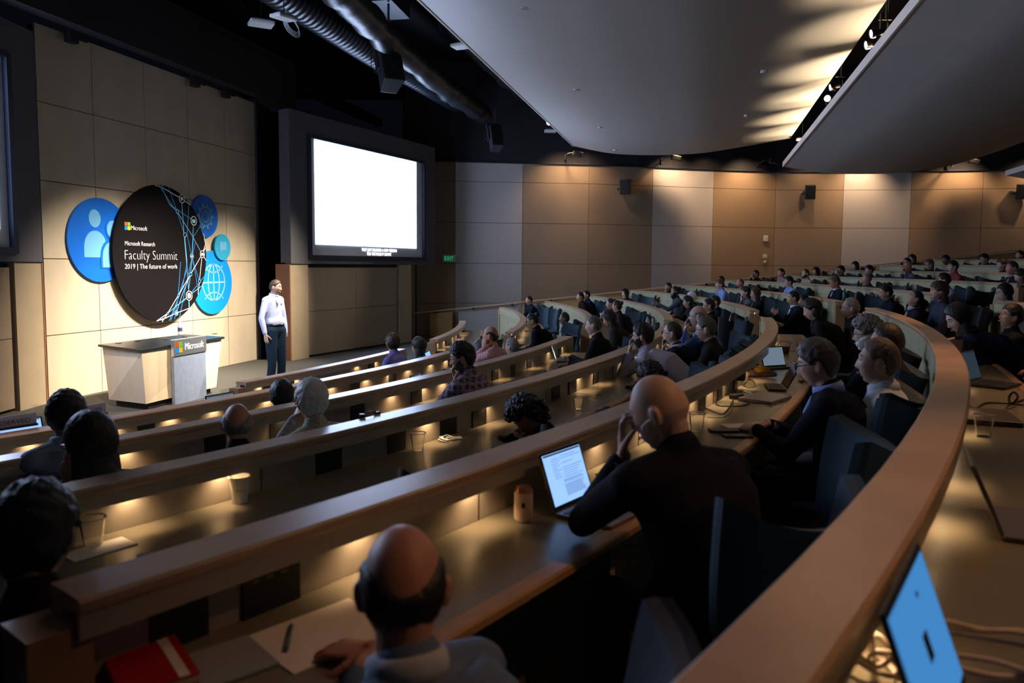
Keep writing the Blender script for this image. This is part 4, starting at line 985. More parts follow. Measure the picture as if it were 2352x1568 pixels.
    if glasses:
        b = MB()
        for s in (-1, 1):
            rim = [H+HM @ Vector((s*.032+.024*cos(a), .106-.003*abs(cos(a)), .008+.018*sin(a))) for a in [2*pi*i/14 for i in range(15)]]
            b.tube(rim, .0022, 5, cap=False); b.tube([H+HM @ Vector((s*.056, .102, .012)), H+HM @ Vector((s*.079, .05, .012)), H+HM @ Vector((s*.084, -.01, .008))], .0022, 5)
        b.tube([H+HM @ Vector((-.009, .108, .012)), H+HM @ Vector((.009, .108, .012))], .002, 5); b.build('glasses', M_glass, e)
    if watch:
        S, E, T2, d, n, cu, s, ps = arms[watch-1]; b = MB(); dd = (T2-E).normalized(); b.tube([T2-dd*.045, T2-dd*.020], [(.036, .034), (.034, .032)], 16, cap=False); o = b.build('wristwatch', M_steel, e, smooth=True)
    return e
SPK = Vector((-4.0, 12.6, 0))
def ring_hit(px, py, k, z, offs):                # where the line of sight passes over row k at about height z
    best = None
    for o in offs:
        d = ray(px, py); r_ = rk(k)+o; a = d.x*d.x+d.y*d.y; b = -2*(d.x*CX+d.y*CY); c = CX*CX+CY*CY-r_*r_; q = b*b-4*a*c
        for t in ([(-b-sqrt(q))/2/a, (-b+sqrt(q))/2/a] if q > 0 else [-b/2/a]):
            if t <= 0: continue
            h = Vector((0, 0, CZ))+d*t; err = abs(h.z-z)+abs(o-.66)*.35
            if best is None or err < best[0]: best = (err, h)
    return best[1]
RADIAL = lambda p: Vector((CX-p.x, CY-p.y, 0)).normalized()
def seat(px, py, k, label, off=None, look=0, pitch=0, body=None, speaker=False, Y=None, **kw):
    """someone sitting behind partition k; (px, py) is the middle of the head in the photograph"""
    if Y: H = at_depth(px, py, Y)
    else: H = ring_hit(px, py, k, fk(k)+1.17, [off] if off is not None else [.36+.05*i for i in range(13)])
    f = RADIAL(H)
    fb_ = (Matrix.Rotation(radians(body or 0), 3, 'Z') @ f)
    r_ = hypot(H.x-CX, H.y-CY)-(.12 if body else 0); pr = min(rk(k)+.82, max(rk(k)+.74, r_+.14)); a = atan2(H.y-CY, H.x-CX)
    Pv = pol(pr, a, fk(k)+.54)
    ld = (SPK-H) if speaker else f; ld.z = 0; hy = yaw_of(ld)+radians(look)
    kw.setdefault('deskz', zk(k)-.215)
    e = make_person(H, fk(k), Pv, fb_, hy, radians(pitch), label, **kw)
    CH.append((pr+.02, a, k, yaw_of(fb_), 1)); return e
CH = []
WHT = (.62, .66, .78)
seat(925, 1352, 2, 'bald crowned man seen from behind at the bottom, light collar, blue grey sweater', Y=1.38, speaker=True, look=-8, pitch=-14, skin='r', hair='fringe', hc='d', top='sweater_blue', topc=(.10, .14, .22), collar=(.42, .44, .48), pose=('fold', 'desk'), lod=0, pants=(.02, .02, .03))
seat(1515, 945, 2, 'bald bearded man in black, hand to his brow, laptop before him', Y=2.35, body=-28, look=6, pitch=-22, skin='p', hair='none', beard=(.004, 'x'), top='black_jacket', topc=(.009, .010, .016), pose=('brow', 'desk'), lod=0, watch=1, build=1.08)
seat(1878, 836, 2, 'grey haired man with glasses and dark blazer writing on a card', Y=3.85, look=4, pitch=-14, skin='p', hair='full', hc='s', glasses=True, top='blazer_navy', topc=(.008, .009, .020), collar=(.28, .38, .72), pose=('write', 'desk'), lod=0, build=1.1, watch=2)
seat(2017, 832, 2, 'fair haired man in a white shirt looking at the stage', Y=3.85, look=2, pitch=2, skin='p', hair='short', hc='l', top='white_shirt', topc=(.60, .64, .74), pose='lap', lod=0, build=1.08, collar=(.6, .64, .74))
seat(1992, 768, 2, 'man with bushy curly grey hair, glasses and white beard', off=.66, look=5, pitch=-6, skin='p', hair='curly', hc='g', glasses=True, beard=(.012, 'w'), top='navy_coat', topc=(.010, .012, .022), pose='desk', lod=0)
seat(2036, 788, 2, 'dark haired head mostly hidden behind the fair haired man', Y=4.7, skin='f', hair='short', hc='d', top='dark_top_a', topc=(.02, .018, .018), pose='lap', lod=2)
seat(1953, 709, 2, 'grey haired man in black with thin glasses near the post', skin='f', hair='reced', hc='g', glasses=True, top='black_top', topc=(.009, .009, .010), pose='lap', lod=1)
seat(1866, 712, 2, 'dark curly haired woman in black looking down', pitch=-18, skin='p', hair='mane', hc='k', top='black_top', topc=(.009, .009, .010), pose='desk', lod=1)
seat(1845, 692, 2, 'head with cropped dark hair behind the young man in a suit', off=.9, skin='t', hair='short', hc='k', top='dark_top_a', topc=(.02, .018, .018), pose='lap', lod=2)
seat(1822, 685, 2, 'young dark haired man in a dark suit holding up a small bottle', skin='a', hair='short', hc='k', top='suit_dark', topc=(.010, .011, .020), collar=(.6, .65, .8), pose='hold', lod=1)
seat(1215, 958, 3, 'man with dark curly hair bowing his head very low', off=.36, pitch=-48, look=8, skin='t', hair='curly', hc='k', top='black_top', topc=(.009, .009, .010), pose='desk', lod=0)
seat(80, 1235, 3, 'black haired head in the left foreground, seen from behind', Y=1.72, speaker=True, pitch=-10, skin='t', hair='full', hc='k', top='dark_top_b', topc=(.02, .012, .010), pose='desk', lod=0)
seat(1498, 868, 3, 'dark curly hair just showing above the bald man', off=.42, pitch=-30, skin='t', hair='curly', hc='k', top='black_top', topc=(.009, .009, .010), pose='desk', lod=1)
seat(1476, 772, 3, 'man with glasses and dark hair in a pale lilac shirt, hand on mouth', Y=7.2, pitch=-4, body=0, skin='p', hair='full', hc='d', glasses=True, beard=(.005, 'd'), top='lilac_shirt', topc=(.40, .38, .48), collar=(.40, .38, .48), pose=('mouth', 'fold'), lod=0)
seat(1545, 766, 3, 'balding man with curly grey brown hair, glasses and black jacket', Y=7.6, skin='p', hair='thin', hc='b', glasses=True, top='black_jacket', topc=(.009, .010, .016), collar=(.6, .65, .8), pose=('chin', 'desk'), lod=1)
seat(1622, 757, 3, 'older man with glasses and short grey hair above a black chair', off=.72, pitch=-8, skin='p', hair='short', hc='s', glasses=True, top='dark_top_a', topc=(.02, .018, .018), pose='desk', lod=1)
seat(1604, 728, 3, 'bald man in a blue shirt with his hand over his mouth', off=.55, skin='p', hair='fringe', hc='g', glasses=True, top='blue_shirt', topc=(.10, .20, .48), pose=('mouth', 'desk'), lod=1)
seat(1628, 703, 3, 'man in black with heavy dark glasses above the bald man', skin='f', hair='short', hc='k', glasses=True, top='black_top', topc=(.009, .009, .010), pose='desk', lod=1, build=1.1)
seat(1642, 694, 3, 'dark haired man in black close behind the one with heavy glasses', off=.85, skin='f', hair='short', hc='k', top='black_top', topc=(.009, .009, .010), pose='lap', lod=2)
seat(1580, 694, 3, 'woman with long dark hair and dark jacket reading papers', pitch=-6, skin='a', hair='mane', hc='k', top='green_black', topc=(.016, .018, .014), pose='desk', lod=1)
seat(1588, 684, 3, 'white haired head behind the woman with papers', off=.8, skin='p', hair='full', hc='w', top='dark_top_a', topc=(.02, .018, .018), pose='lap', lod=2)
seat(1551, 670, 3, 'man with long black beard and tied hair, gesturing with one hand', off=.72, skin='t', hair='bun', hc='k', beard=(.026, 'k'), top='grey_cardigan', topc=(.07, .085, .11), pose=('point', 'lap'), lod=1)
seat(1535, 659, 2, 'dark haired man with hand at chin, up against the guard wall', off=.65, skin='t', hair='short', hc='k', top='dark_top_b', topc=(.02, .012, .010), pose=('chin', 'desk'), lod=2)
seat(1436, 674, 3, 'woman with long dark hair and a fringe near the guard wall', off=.65, skin='p', hair='long', hc='k', top='black_top', topc=(.009, .009, .010), pose=('cheek', 'desk'), lod=2)
seat(1062, 822, 4, 'man in a red and blue plaid shirt with glasses, hand at chin', Y=5.9, speaker=False, look=24, pitch=-12, skin='f', hair='full', hc='k', glasses=True, beard=(.004, 's'), top='plaid', topc=(.14, .035, .03), pat=((.22, .24, .34), ((22, .35), (22, .35), (22, .35))), pose=('chin', 'desk'), lod=0)
seat(716, 922, 4, 'white haired man in a checked cream shirt, hands clasped at his face', Y=4.25, speaker=True, look=14, pitch=-8, skin='r', hair='full', hc='w', top='cream_check', topc=(.46, .42, .34), pat=((.20, .16, .13), ((60, .16), (60, .16), (60, .16))), pose=('clasp', 'clasp'), lod=0, watch=1)
seat(545, 974, 4, 'bald man with a ring of grey hair seen from behind', Y=4.25, speaker=True, pitch=-6, skin='r', hair='fringe', hc='g', top='dark_top_b', topc=(.02, .012, .010), pose='desk', lod=0)
seat(210, 1018, 4, 'woman with long dark hair and glasses, hand at her mouth', Y=3.1, speaker=True, look=56, pitch=-8, skin='f', hair='long', hc='d', glasses=True, top='grey_green_top', topc=(.06, .07, .06), pose=('mouth', 'desk'), lod=0)
seat(1364, 748, 4, 'man with short grey hair and black sweater in profile', off=.60, skin='p', hair='buzz', hc='s', top='black_top', topc=(.009, .009, .010), pose='desk', lod=1, pitch=-4)
seat(1400, 732, 4, 'woman with long brown hair leaning down to her work', off=.42, pitch=-24, skin='f', hair='long', hc='d', top='brown_top', topc=(.03, .024, .020), pose='desk', lod=1)
seat(1417, 704, 4, 'woman with brown hair in a bun turned away', skin='f', hair='bun', hc='d', look=-30, top='dark_purple', topc=(.022, .014, .022), pose='lap', lod=1)
seat(1402, 698, 4, 'pale faced woman with tied dark hair behind the bun', off=.55, skin='p', hair='bun', hc='d', top='dark_top_a', topc=(.02, .018, .018), pose='desk', lod=2)
seat(1347, 678, 4, 'man in dark blue jacket with his hand across his mouth', skin='f', hair='short', hc='k', top='navy_bright', topc=(.012, .014, .045), pose=('mouth', 'lap'), lod=1)
seat(1333, 682, 4, 'half hidden person just ahead of the man in the dark blue jacket', off=.38, skin='f', hair='short', hc='k', top='dark_top_b', topc=(.02, .012, .010), pose='desk', lod=2)
seat(648, 912, 5, 'dark hair just above the fifth rail left of the white haired man', Y=5.6, speaker=True, pitch=-16, skin='t', hair='full', hc='k', top='dark_blue_top', topc=(.012, .014, .030), pose='desk', lod=1)
seat(153, 952, 5, 'dark haired man with pale collar at the far left, seen from behind', Y=3.95, speaker=True, look=-4, skin='t', hair='full', hc='k', top='pale_grey_top', topc=(.20, .24, .34), collar=(.5, .55, .65), pose='desk', lod=0)
seat(1103, 806, 5, 'person with straight grey hair beside the plaid shirt', off=.55, speaker=True, skin='f', hair='bob', hc='s', top='dark_top_a', topc=(.02, .018, .018), pose='desk', lod=1)
seat(1127, 772, 5, 'balding man in a pink checked shirt, hand at his cheek', off=.74, speaker=True, look=26, skin='r', hair='fringe', hc='d', top='pink_check', topc=(.52, .20, .20), pat=((.62, .42, .42), ((34, .3), (34, .3), (34, .3))), pose=('cheek', 'desk'), lod=1)
seat(1176, 797, 5, 'short grey hair showing above the fourth rail', off=.60, speaker=True, skin='p', hair='short', hc='g', top='dark_top_a', topc=(.02, .018, .018), pose='desk', lod=1)
seat(1224, 737, 5, 'dark haired person with glasses in black bending over the desk', off=.42, pitch=-18, skin='t', hair='bun', hc='k', glasses=True, top='black_top', topc=(.009, .009, .010), pose='desk', lod=1, build=1.15)
seat(1296, 732, 5, 'young man in a dark suit looking up at the screen', off=.72, pitch=4, skin='b', hair='short', hc='k', top='suit_grey', topc=(.022, .024, .034), collar=(.35, .38, .48), pose='lap', lod=1)
seat(1215, 690, 5, 'man in a dark jacket alone near the guard wall', skin='f', hair='short', hc='d', top='teal_black', topc=(.010, .018, .024), pose='desk', lod=2)
seat(902, 788, 6, 'person in a violet blue sweater seen from behind, front row', speaker=True, look=-18, skin='f', hair='full', hc='d', top='violet_sweater', topc=(.13, .13, .38), pose='desk', lod=1)
seat(962, 796, 6, 'woman with long black hair bent forward, front row', speaker=True, look=25, skin='f', hair='long', hc='k', top='teal_top', topc=(.0, .16, .14), pose='desk', lod=1, pitch=-8)
# rows beyond the aisle
FAR = [(1653, 653, 2, 'man with red brown hair and light blue shirt in the far block', dict(skin='p', hair='full', hc='r', top='light_blue', topc=(.22, .33, .66), lod=1, off=.62, collar=(.24, .34, .66), pitch=-4)),
 (1656, 644, 1, 'head hidden behind the red haired man', dict(skin='f', hair='short', hc='d', top='dark_top_a', topc=(.02, .018, .018), off=.6)),
 (1712, 672, 2, 'woman with dark bobbed hair and striped sleeve resting her chin', dict(skin='p', hair='mane', hc='k', top='striped', topc=(.05, .06, .08), pat=((.30, .32, .36), ((0, 0), (0, 0), (34, .5))), pose=('chin', 'desk'), lod=1)),
 (1735, 675, 2, 'woman with glasses, long brown hair and a pale green scarf', dict(skin='p', hair='long', hc='b', glasses=True, top='black_top', topc=(.009, .009, .010), collar=(.12, .26, .22), lod=1, off=.74)),
 (1700, 650, 1, 'older man with short reddish grey hair, only his head showing', dict(skin='r', hair='reced', hc='s', top='pink_collar', topc=(.3, .16, .15), off=.6)),
 (1736, 630, 0, 'dark haired man leaning his forehead on his hand by the guard wall', dict(skin='t', hair='short', hc='k', top='black_top', topc=(.009, .009, .010), pose=('brow', 'desk'), off=.6)),
 (1794, 627, 0, 'dark haired man in a pale pinkish shirt in front of the wall panels', dict(skin='f', hair='short', hc='k', top='pale_pink', topc=(.30, .22, .24), off=.6)),
 (1850, 629, 0, 'man with thinning red brown hair, glasses and beige shirt', dict(skin='p', hair='reced', hc='r', glasses=True, beard=(.006, 'b'), top='beige_shirt', topc=(.42, .33, .26), collar=(.42, .33, .26), off=.6)),
 (1874, 624, -1, 'round dark haired head just above the fourth highest far rail', dict(skin='f', hair='bob', hc='k', top='dark_top_b', topc=(.02, .012, .010), off=.6)),
 (1931, 621, -1, 'man with glasses resting his face on his hand below the wall', dict(skin='f', hair='full', hc='k', glasses=True, top='slate_top', topc=(.04, .042, .055), pose=('brow', 'desk'), off=.6)),
 (1964, 611, -2, 'woman with a black bob against the pale wall panel', dict(skin='p', hair='bob', hc='k', top='pink_grey', topc=(.2, .14, .13), off=.6)),
 (1811, 647, 1, 'man with glasses, wavy black hair and light blue shirt', dict(skin='p', hair='full', hc='k', glasses=True, top='light_blue', topc=(.22, .33, .66), collar=(.24, .34, .66), lod=1, off=.62)),
 (1917, 649, 1, 'heavy man with sandy grey hair, glasses and a dark suit', dict(skin='r', hair='full', hc='l', glasses=True, top='suit_dark', topc=(.010, .011, .020), collar=(.5, .5, .62), lod=1, off=.62, pitch=-8, build=1.15)),
 (1996, 621, -1, 'black haired head behind the bald older man', dict(skin='f', hair='full', hc='k', top='dark_top_a', topc=(.02, .018, .018), off=.62)),
 (1991, 641, 0, 'bald older man in dark grey in the middle of the far block', dict(skin='r', hair='buzz', hc='g', top='dark_grey', topc=(.028, .026, .03), off=.62)),
 (2083, 603, -2, 'dark haired head peeping above the bald man with glasses', dict(skin='f', hair='short', hc='d', glasses=True, top='dark_top_a', topc=(.02, .018, .018), off=.62)),
 (2095, 595, -3, 'person with long wavy hair at the handrail', dict(skin='f', hair='mane', hc='d', top='dark_top_b', topc=(.02, .012, .010), off=.62)),
 (2084, 614, -1, 'bald man with glasses and grey shirt, fingers at his mouth', dict(skin='r', hair='none', glasses=True, top='grey_shirt', topc=(.09, .10, .14), pose=('mouth', 'desk'), off=.62, lod=1)),
 (2134, 608, -2, 'woman with wavy grey hair and glasses high in the hall', dict(skin='f', hair='mane', hc='s', glasses=True, top='dark_top_a', topc=(.02, .018, .018), off=.62)),
 (2172, 597, -3, 'round dark head near the top of the hall', dict(skin='b', hair='full', hc='k', top='dark_top_a', topc=(.02, .018, .018), off=.62)),
 (2188, 613, -1, 'young person with short dark hair and brick red shirt', dict(skin='p', hair='full', hc='k', top='brick_red', topc=(.22, .05, .04), off=.62, lod=1)),
 (2168, 644, 0, 'man with thick black hair and a lilac shirt, face turned away', dict(skin='t', hair='full', hc='k', top='lilac_shirt2', topc=(.32, .28, .42), off=.66, lod=1, look=-22)),
 (2261, 595, -3, 'man with glasses and dark hair looking down, top right', dict(skin='f', hair='full', hc='k', glasses=True, top='dark_top_a', topc=(.02, .018, .018), off=.62, pitch=-10)),
 (2301, 609, -2, 'reddish haired woman at right beside the man in a dark shirt', dict(skin='p', hair='mane', hc='b', top='dark_top_b', topc=(.02, .012, .010), off=.55)),
 (2324, 616, -1, 'man with brown hair and dark open shirt at the right edge', dict(skin='r', hair='short', hc='b', top='dark_shirt', topc=(.016, .017, .022), collar=(.3, .2, .16), off=.62, lod=1)),
 (2344, 634, -1, 'curly haired person looking down at the right edge', dict(skin='p', hair='mane', hc='b', top='dark_top_b', topc=(.02, .012, .010), off=.5, pitch=-24)),
 (2342, 587, -4, 'dark haired head at the extreme top right of the audience', dict(skin='f', hair='short', hc='k', top='dark_top_a', topc=(.02, .018, .018), off=.6)),
 (2035, 673, 1, 'dark haired man in navy looking down, right of centre', dict(skin='t', hair='short', hc='k', top='navy_coat', topc=(.010, .012, .022), off=.55, lod=1, pitch=-10)),
 (2101, 687, 1, 'man with black hair tipping his head far back', dict(skin='a', hair='short', hc='k', top='dark_purple', topc=(.022, .014, .022), collar=(.4, .4, .5), off=.66, lod=1, pitch=28)),
 (2156, 671, 1, 'large man with long brown hair and grey beard in a denim jacket', dict(skin='r', hair='mane', hc='b', beard=(.008, 'g'), top='denim', topc=(.035, .045, .075), off=.66, lod=1, build=1.15, Y=9.2)),
 (2308, 672, 0, 'woman with a black bob and glasses behind the pale partition end', dict(skin='p', hair='long', hc='k', glasses=True, top='dark_top_b', topc=(.02, .012, .010), off=.60, lod=1, pitch=-6)),
 (2204, 732, 1, 'woman with long black hair hunched forward in a dark blue jacket', dict(skin='p', hair='long', hc='k', top='navy_deep', topc=(.008, .010, .030), lod=0, pitch=-26, Y=6.1, look=14)),
 (2322, 728, 1, 'man with glasses slouching back in black at the right edge', dict(skin='t', hair='full', hc='k', glasses=True, top='black_top', topc=(.009, .009, .010), lod=1, pitch=14, Y=7.4, look=10))]
for x, y, k, lb, d in FAR:
    d = dict(d); d.setdefault('lod', 2); d.setdefault('pose', 'desk')
    if 'Y' in d: d.pop('off', None)
    seat(x, y, k, lb, **d)
# someone just outside the right edge: only the typing hands and cuffs are in view
hp = at_z(2335, 880, zk(1)-.2); a_ = ang(hp); Pq = pol(rk(1)+.95, a_+.004, fk(1)+.54)
seat(2640, 745, 1, 'person in a checked shirt at the right edge, only typing hands in view', Y=4.6, skin='t', hair='short', hc='k', top='cream_check', topc=(.46, .42, .34), pose='type', lod=1)
# the speaker on stage
sp = at_depth(630, 700, 12.35); sp = Vector((sp.x, sp.y, 0)); Hs = at_depth(633, 660, 12.35)
fs_ = (Matrix.Rotation(radians(-78), 3, 'Z') @ Vector((0, 1, 0)))
make_person(Hs, 0, Vector((Hs.x-.02, Hs.y, 1.02)), (Matrix.Rotation(radians(-32), 3, 'Z') @ Vector((.45, -.9, 0))) if False else Vector((.86, -.51, 0)), yaw_of(Vector((.99, -.08, 0))), radians(-4),
    'speaker standing on stage in pale blue shirt and dark jeans, one hand in pocket', skin='p', hair='short', hc='b', top='pale_blue_shirt', topc=(.50, .56, .86), pose=('pocket', 'hang'), lod=0, collar=(.52, .58, .86), build=.90, standing=True, pants=(.014, .028, .055), name='person')

b = MB(); b.box((0, 0, 0), (.012, .012, .03)); mic = b.build('lapel_microphone', M_black, COL.objects[-1] if False else None)
_sp = [o for o in COL.objects if o.get('label', '').startswith('speaker standing')][0]
mic.parent = _sp; mic.location = Hs-_sp.location+Vector((.86, -.51, 0))*.125+Vector((0, 0, -.27))
# ================================================================ CHAIRS
M_cblack = mat('chair_shell_black', (.010, .010, .011), .45); M_cblue = mat('chair_fabric_blue', (.045, .08, .11), .85, var=.2, vs=40, bump=.3, bs=180)
M_cgrey = mat('chair_fabric_grey', (.05, .055, .07), .85, var=.2, vs=40, bump=.3, bs=180)
def chair_sheet(off, grow):                      # curved backrest with flared upper corners
    vs = []; nu, nv = 16, 10
    for j in range(nv+1):
        for i in range(nu+1):
            a = i/nu*2-1; v = j/nv
            zt = 1.0+.055*abs(a)**2.6-.02*(1-abs(a)); z = .50+(zt-.50)*v+(grow if j == nv else -grow if j == 0 else 0)*.6
            w = (.205+.045*v)+grow; x = w*sin(a*1.15)/sin(1.15)
            y = -.215-.10*v+(.10+.05*v)*a*a*(1 if v > .2 else .7)+off+.015*sin(v*3.1)
            vs.append(Vector((x, y, z)))
    return vs, nu, nv
def sheet_solid(b, v0, v1, nu, nv):
    n = len(v0); fs = []; W = nu+1
    for j in range(nv):
        for i in range(nu):
            a = j*W+i; fs += [(a, a+1, a+W+1, a+W), (n+a, n+a+1, n+a+W+1, n+a+W)]
    for i in range(nu): fs += [(i, i+1, n+i+1, n+i), (nv*W+i, nv*W+i+1, n+nv*W+i+1, n+nv*W+i)]
    for j in range(nv): fs += [(j*W, j*W+W, n+j*W+W, n+j*W), (j*W+nu, j*W+W+nu, n+j*W+W+nu, n+j*W+nu)]
    b.add(v0+v1, fs)
def make_chair(fab):
    e = empty('swivel_chair', (0, 0, 0), 0)
    s0, nu, nv = chair_sheet(0, .0); s1, _, _ = chair_sheet(-.024, .006); s2, _, _ = chair_sheet(.026, -.012)
    b = MB(); sheet_solid(b, s0, s1, nu, nv); b.build('back_shell', M_cblack if fab is M_cgrey else mat('chair_shell_blue', (.022, .04, .06), .7), e, smooth=True, auto=True)
    b = MB(); sheet_solid(b, s2, s0, nu, nv); b.build('backrest', fab, e, smooth=True, auto=True)
    b = MB(); b.tube([(0, -.20, .47), (0, -.05, .465), (0, .12, .47), (0, .22, .46)], [(.20, .035), (.235, .045), (.235, .045), (.21, .03)], 18, side=(1, 0, 0)); b.build('seat', fab, e, smooth=True)
    b = MB(); b.tube([(0, -.20, .43), (0, .18, .43)], [(.18, .02), (.19, .02)], 12, side=(1, 0, 0)); b.box((0, -.24, .47), (.12, .05, .16)); b.build('seat_pan', M_cblack, e, smooth=True, auto=True)
    b = MB(); b.tube([(0, 0, .08), (0, 0, .42)], .028, 10); b.build('gas_lift', M_blackgl, e, smooth=True)
    b = MB()
    for i in range(5): a = 2*pi*i/5; b.tube([(0, 0, .10), (.27*cos(a), .27*sin(a), .07)], [.03, .018], 8)
    st = b.build('star_base', M_cblack, e, smooth=True)
    b = MB()
    for i in range(5): a = 2*pi*i/5; b.ball((.27*cos(a), .27*sin(a), .028), (.026, .026, .028), 8)
    b.build('castors', M_cblack, st, smooth=True)
    return e
CB, CG = make_chair(M_cblue), make_chair(M_cgrey); used_c = {id(CB): False, id(CG): False}
def put_chair(p, yaw, label, blue=True, group='swivel chairs along the curved worktops'):
    src = CB if blue else CG
    if used_c[id(src)]: src = copy_tree(src)
    else: used_c[id(src)] = True
    src.location = p; src.rotation_euler = (0, 0, yaw); tag(src, label, 'chair', group); return src
PL = [o for o in COL.objects if o.name.startswith('person') and o.parent is None and o.get('category') == 'person']
CPOS = []
seats_ = [(o, c) for o, c in zip([o for o in PL if 'standing' not in o['label']], CH)]
for o, (pr, a, k, yaw, _) in seats_:
    w = o['label'].split(',')[0].split(); w = w[:10]
    while w[-1] in ('and', 'with', 'a', 'the', 'his', 'her', 'in', 'of', 'at', 'to', 'pale', 'dark', 'behind', 'above', 'near', 'by', 'from', 'up', 'seen', 'for', 'black', 'blue', 'light', 'grey', 'on', 'is', 'an'): w = w[:-1]
    CPOS.append(pol(rk(k)+.80, a, fk(k))); put_chair(CPOS[-1], yaw, 'chair under the '+' '.join(w), (k+int(a*40)) % 3 != 0)
EC = [(1757, 1008, 2, 'blue backed chair between the bald bearded man and the man writing', -22, 1), (1815, 1150, 2, 'black chair with a grey wing tip right behind the bald bearded man', -8, 0),
 (985, 1050, 3, 'empty black chair behind the clear cup and white cable', 10, 0), (1322, 932, 3, 'empty chair with raised wing tip right of the bowed curly head', 8, 0),
 (965, 905, 4, 'wide black chair back left of the plaid shirt man', 4, 0), (1255, 838, 4, 'black chair in front of the glowing white laptop', 12, 0), (1312, 822, 4, 'brownish chair back right of the glowing white laptop', -50, 0), (1411, 776, 4, 'small blue chair behind the man in the black sweater', 70, 1),
 (905, 855, 5, 'black chair left of the bag hung chair', 10, 0), (953, 828, 5, 'black chair with bags hung over its square back', 25, 0), (1010, 846, 5, 'wing tipped chair right of the bag hung chair', 10, 0),
 (1118, 745, 6, 'black chair turned sideways past the end of the front row', 40, 0), (1090, 768, 6, 'low black chair back at the far end of the front row', 0, 0),
 (1226, 722, 5, 'blue chair behind the man alone near the guard wall', 80, 1), (1243, 722, 5, 'second blue chair along from the man near the guard wall', 60, 1), (1262, 728, 5, 'narrow blue chair beside the young man in a suit', 40, 1), (1322, 748, 5, 'blue chair back behind the young man in a suit', 80, 1),
 (1362, 708, 4, 'blue chair behind the man in the dark blue jacket', 50, 1), (1383, 706, 4, 'dark chair left of the pale faced woman', 40, 0), (1453, 724, 4, 'blue chair edge behind the woman with the bun', 70, 1), (1486, 728, 4, 'large blue chair back beside the water bottle', 85, 1),
 (1481, 687, 3, 'dark blue chair at the left end of the gesturing man\'s row', 70, 1), (1576, 664, 2, 'blue chair just behind the long bearded man', 80, 1), (1622, 676, 2, 'blue chair left of the red haired man', 70, 1), (1692, 682, 2, 'dark chair right of the red haired man', 40, 0), (1768, 702, 2, 'blue grey chair right of the woman with the green scarf', 60, 1), (1782, 716, 2, 'blue chair beside the young man with the bottle', 60, 1),
 (1668, 724, 3, 'black chair behind the two men in black', 60, 0), (1676, 745, 3, 'dark chair against the green lit partition end', 20, 1), (1678, 776, 3, 'blue chair showing behind the wide black chair back', 60, 1), (1650, 784, 3, 'wide black chair back below the grey haired man with glasses', 85, 0), (1640, 806, 3, 'brown black chair low behind the near rail', 80, 0), (1598, 795, 3, 'blue chair behind the balding man in the black jacket', 40, 1),
 (1741, 662, 1, 'dark chair behind the woman with the green scarf', 75, 0), (1776, 665, 1, 'low dark chair left of the man with wavy black hair', 75, 0), (1827, 666, 1, 'blue grey chair directly behind the man with wavy black hair', 60, 1), (1966, 682, 1, 'brown chair behind the heavy man in the dark suit', 50, 0), (2010, 700, 1, 'dark blue chair left of the man in navy looking down', 85, 1),
 (1772, 644, 0, 'dark chair between two men below the wall plates', 85, 0), (1828, 646, 0, 'dark chair left of the man in the beige shirt', 85, 0), (1942, 652, 0, 'blue chair above the heavy man in the dark suit', 75, 1), (2033, 655, 0, 'blue grey chair right of the bald older man', 75, 1), (2124, 664, 0, 'dark chair left of the man with thick black hair', 80, 0), (2214, 676, 0, 'black chair right of the large man with long hair', 70, 0),
 (1903, 632, -1, 'black chair left of the man resting his face', 80, 0), (2053, 634, -1, 'dark blue chair left of the bald man with glasses', 80, 1), (2218, 640, -1, 'dark chair right of the brick red shirt', 80, 0), (2266, 642, -1, 'blue black chair below the man looking down at top right', 80, 1), (2222, 589, -3, 'dark chair near the top handrail', 80, 0)]
for x, y, k, lb, yo, bl in EC:
    p = ring_hit(x, y, k, fk(k)+.98, [.80]); a = atan2(p.y-CY, p.x-CX)
    for _ in range(12):                           # keep clear of the chairs already there
        q = pol(rk(k)+.78, a, fk(k)); near = [c for c in CPOS if (c-q).length < .50]
        if not near: break
        a += (.012 if ang(near[0]) < a else -.012)
    else: continue
    CPOS.append(q); put_chair(q, yaw_of(RADIAL(p))-radians(yo*(-.5 if bl and k < 6 and x < 1750 or x > 1760 and bl else 1)), lb, bool(bl))
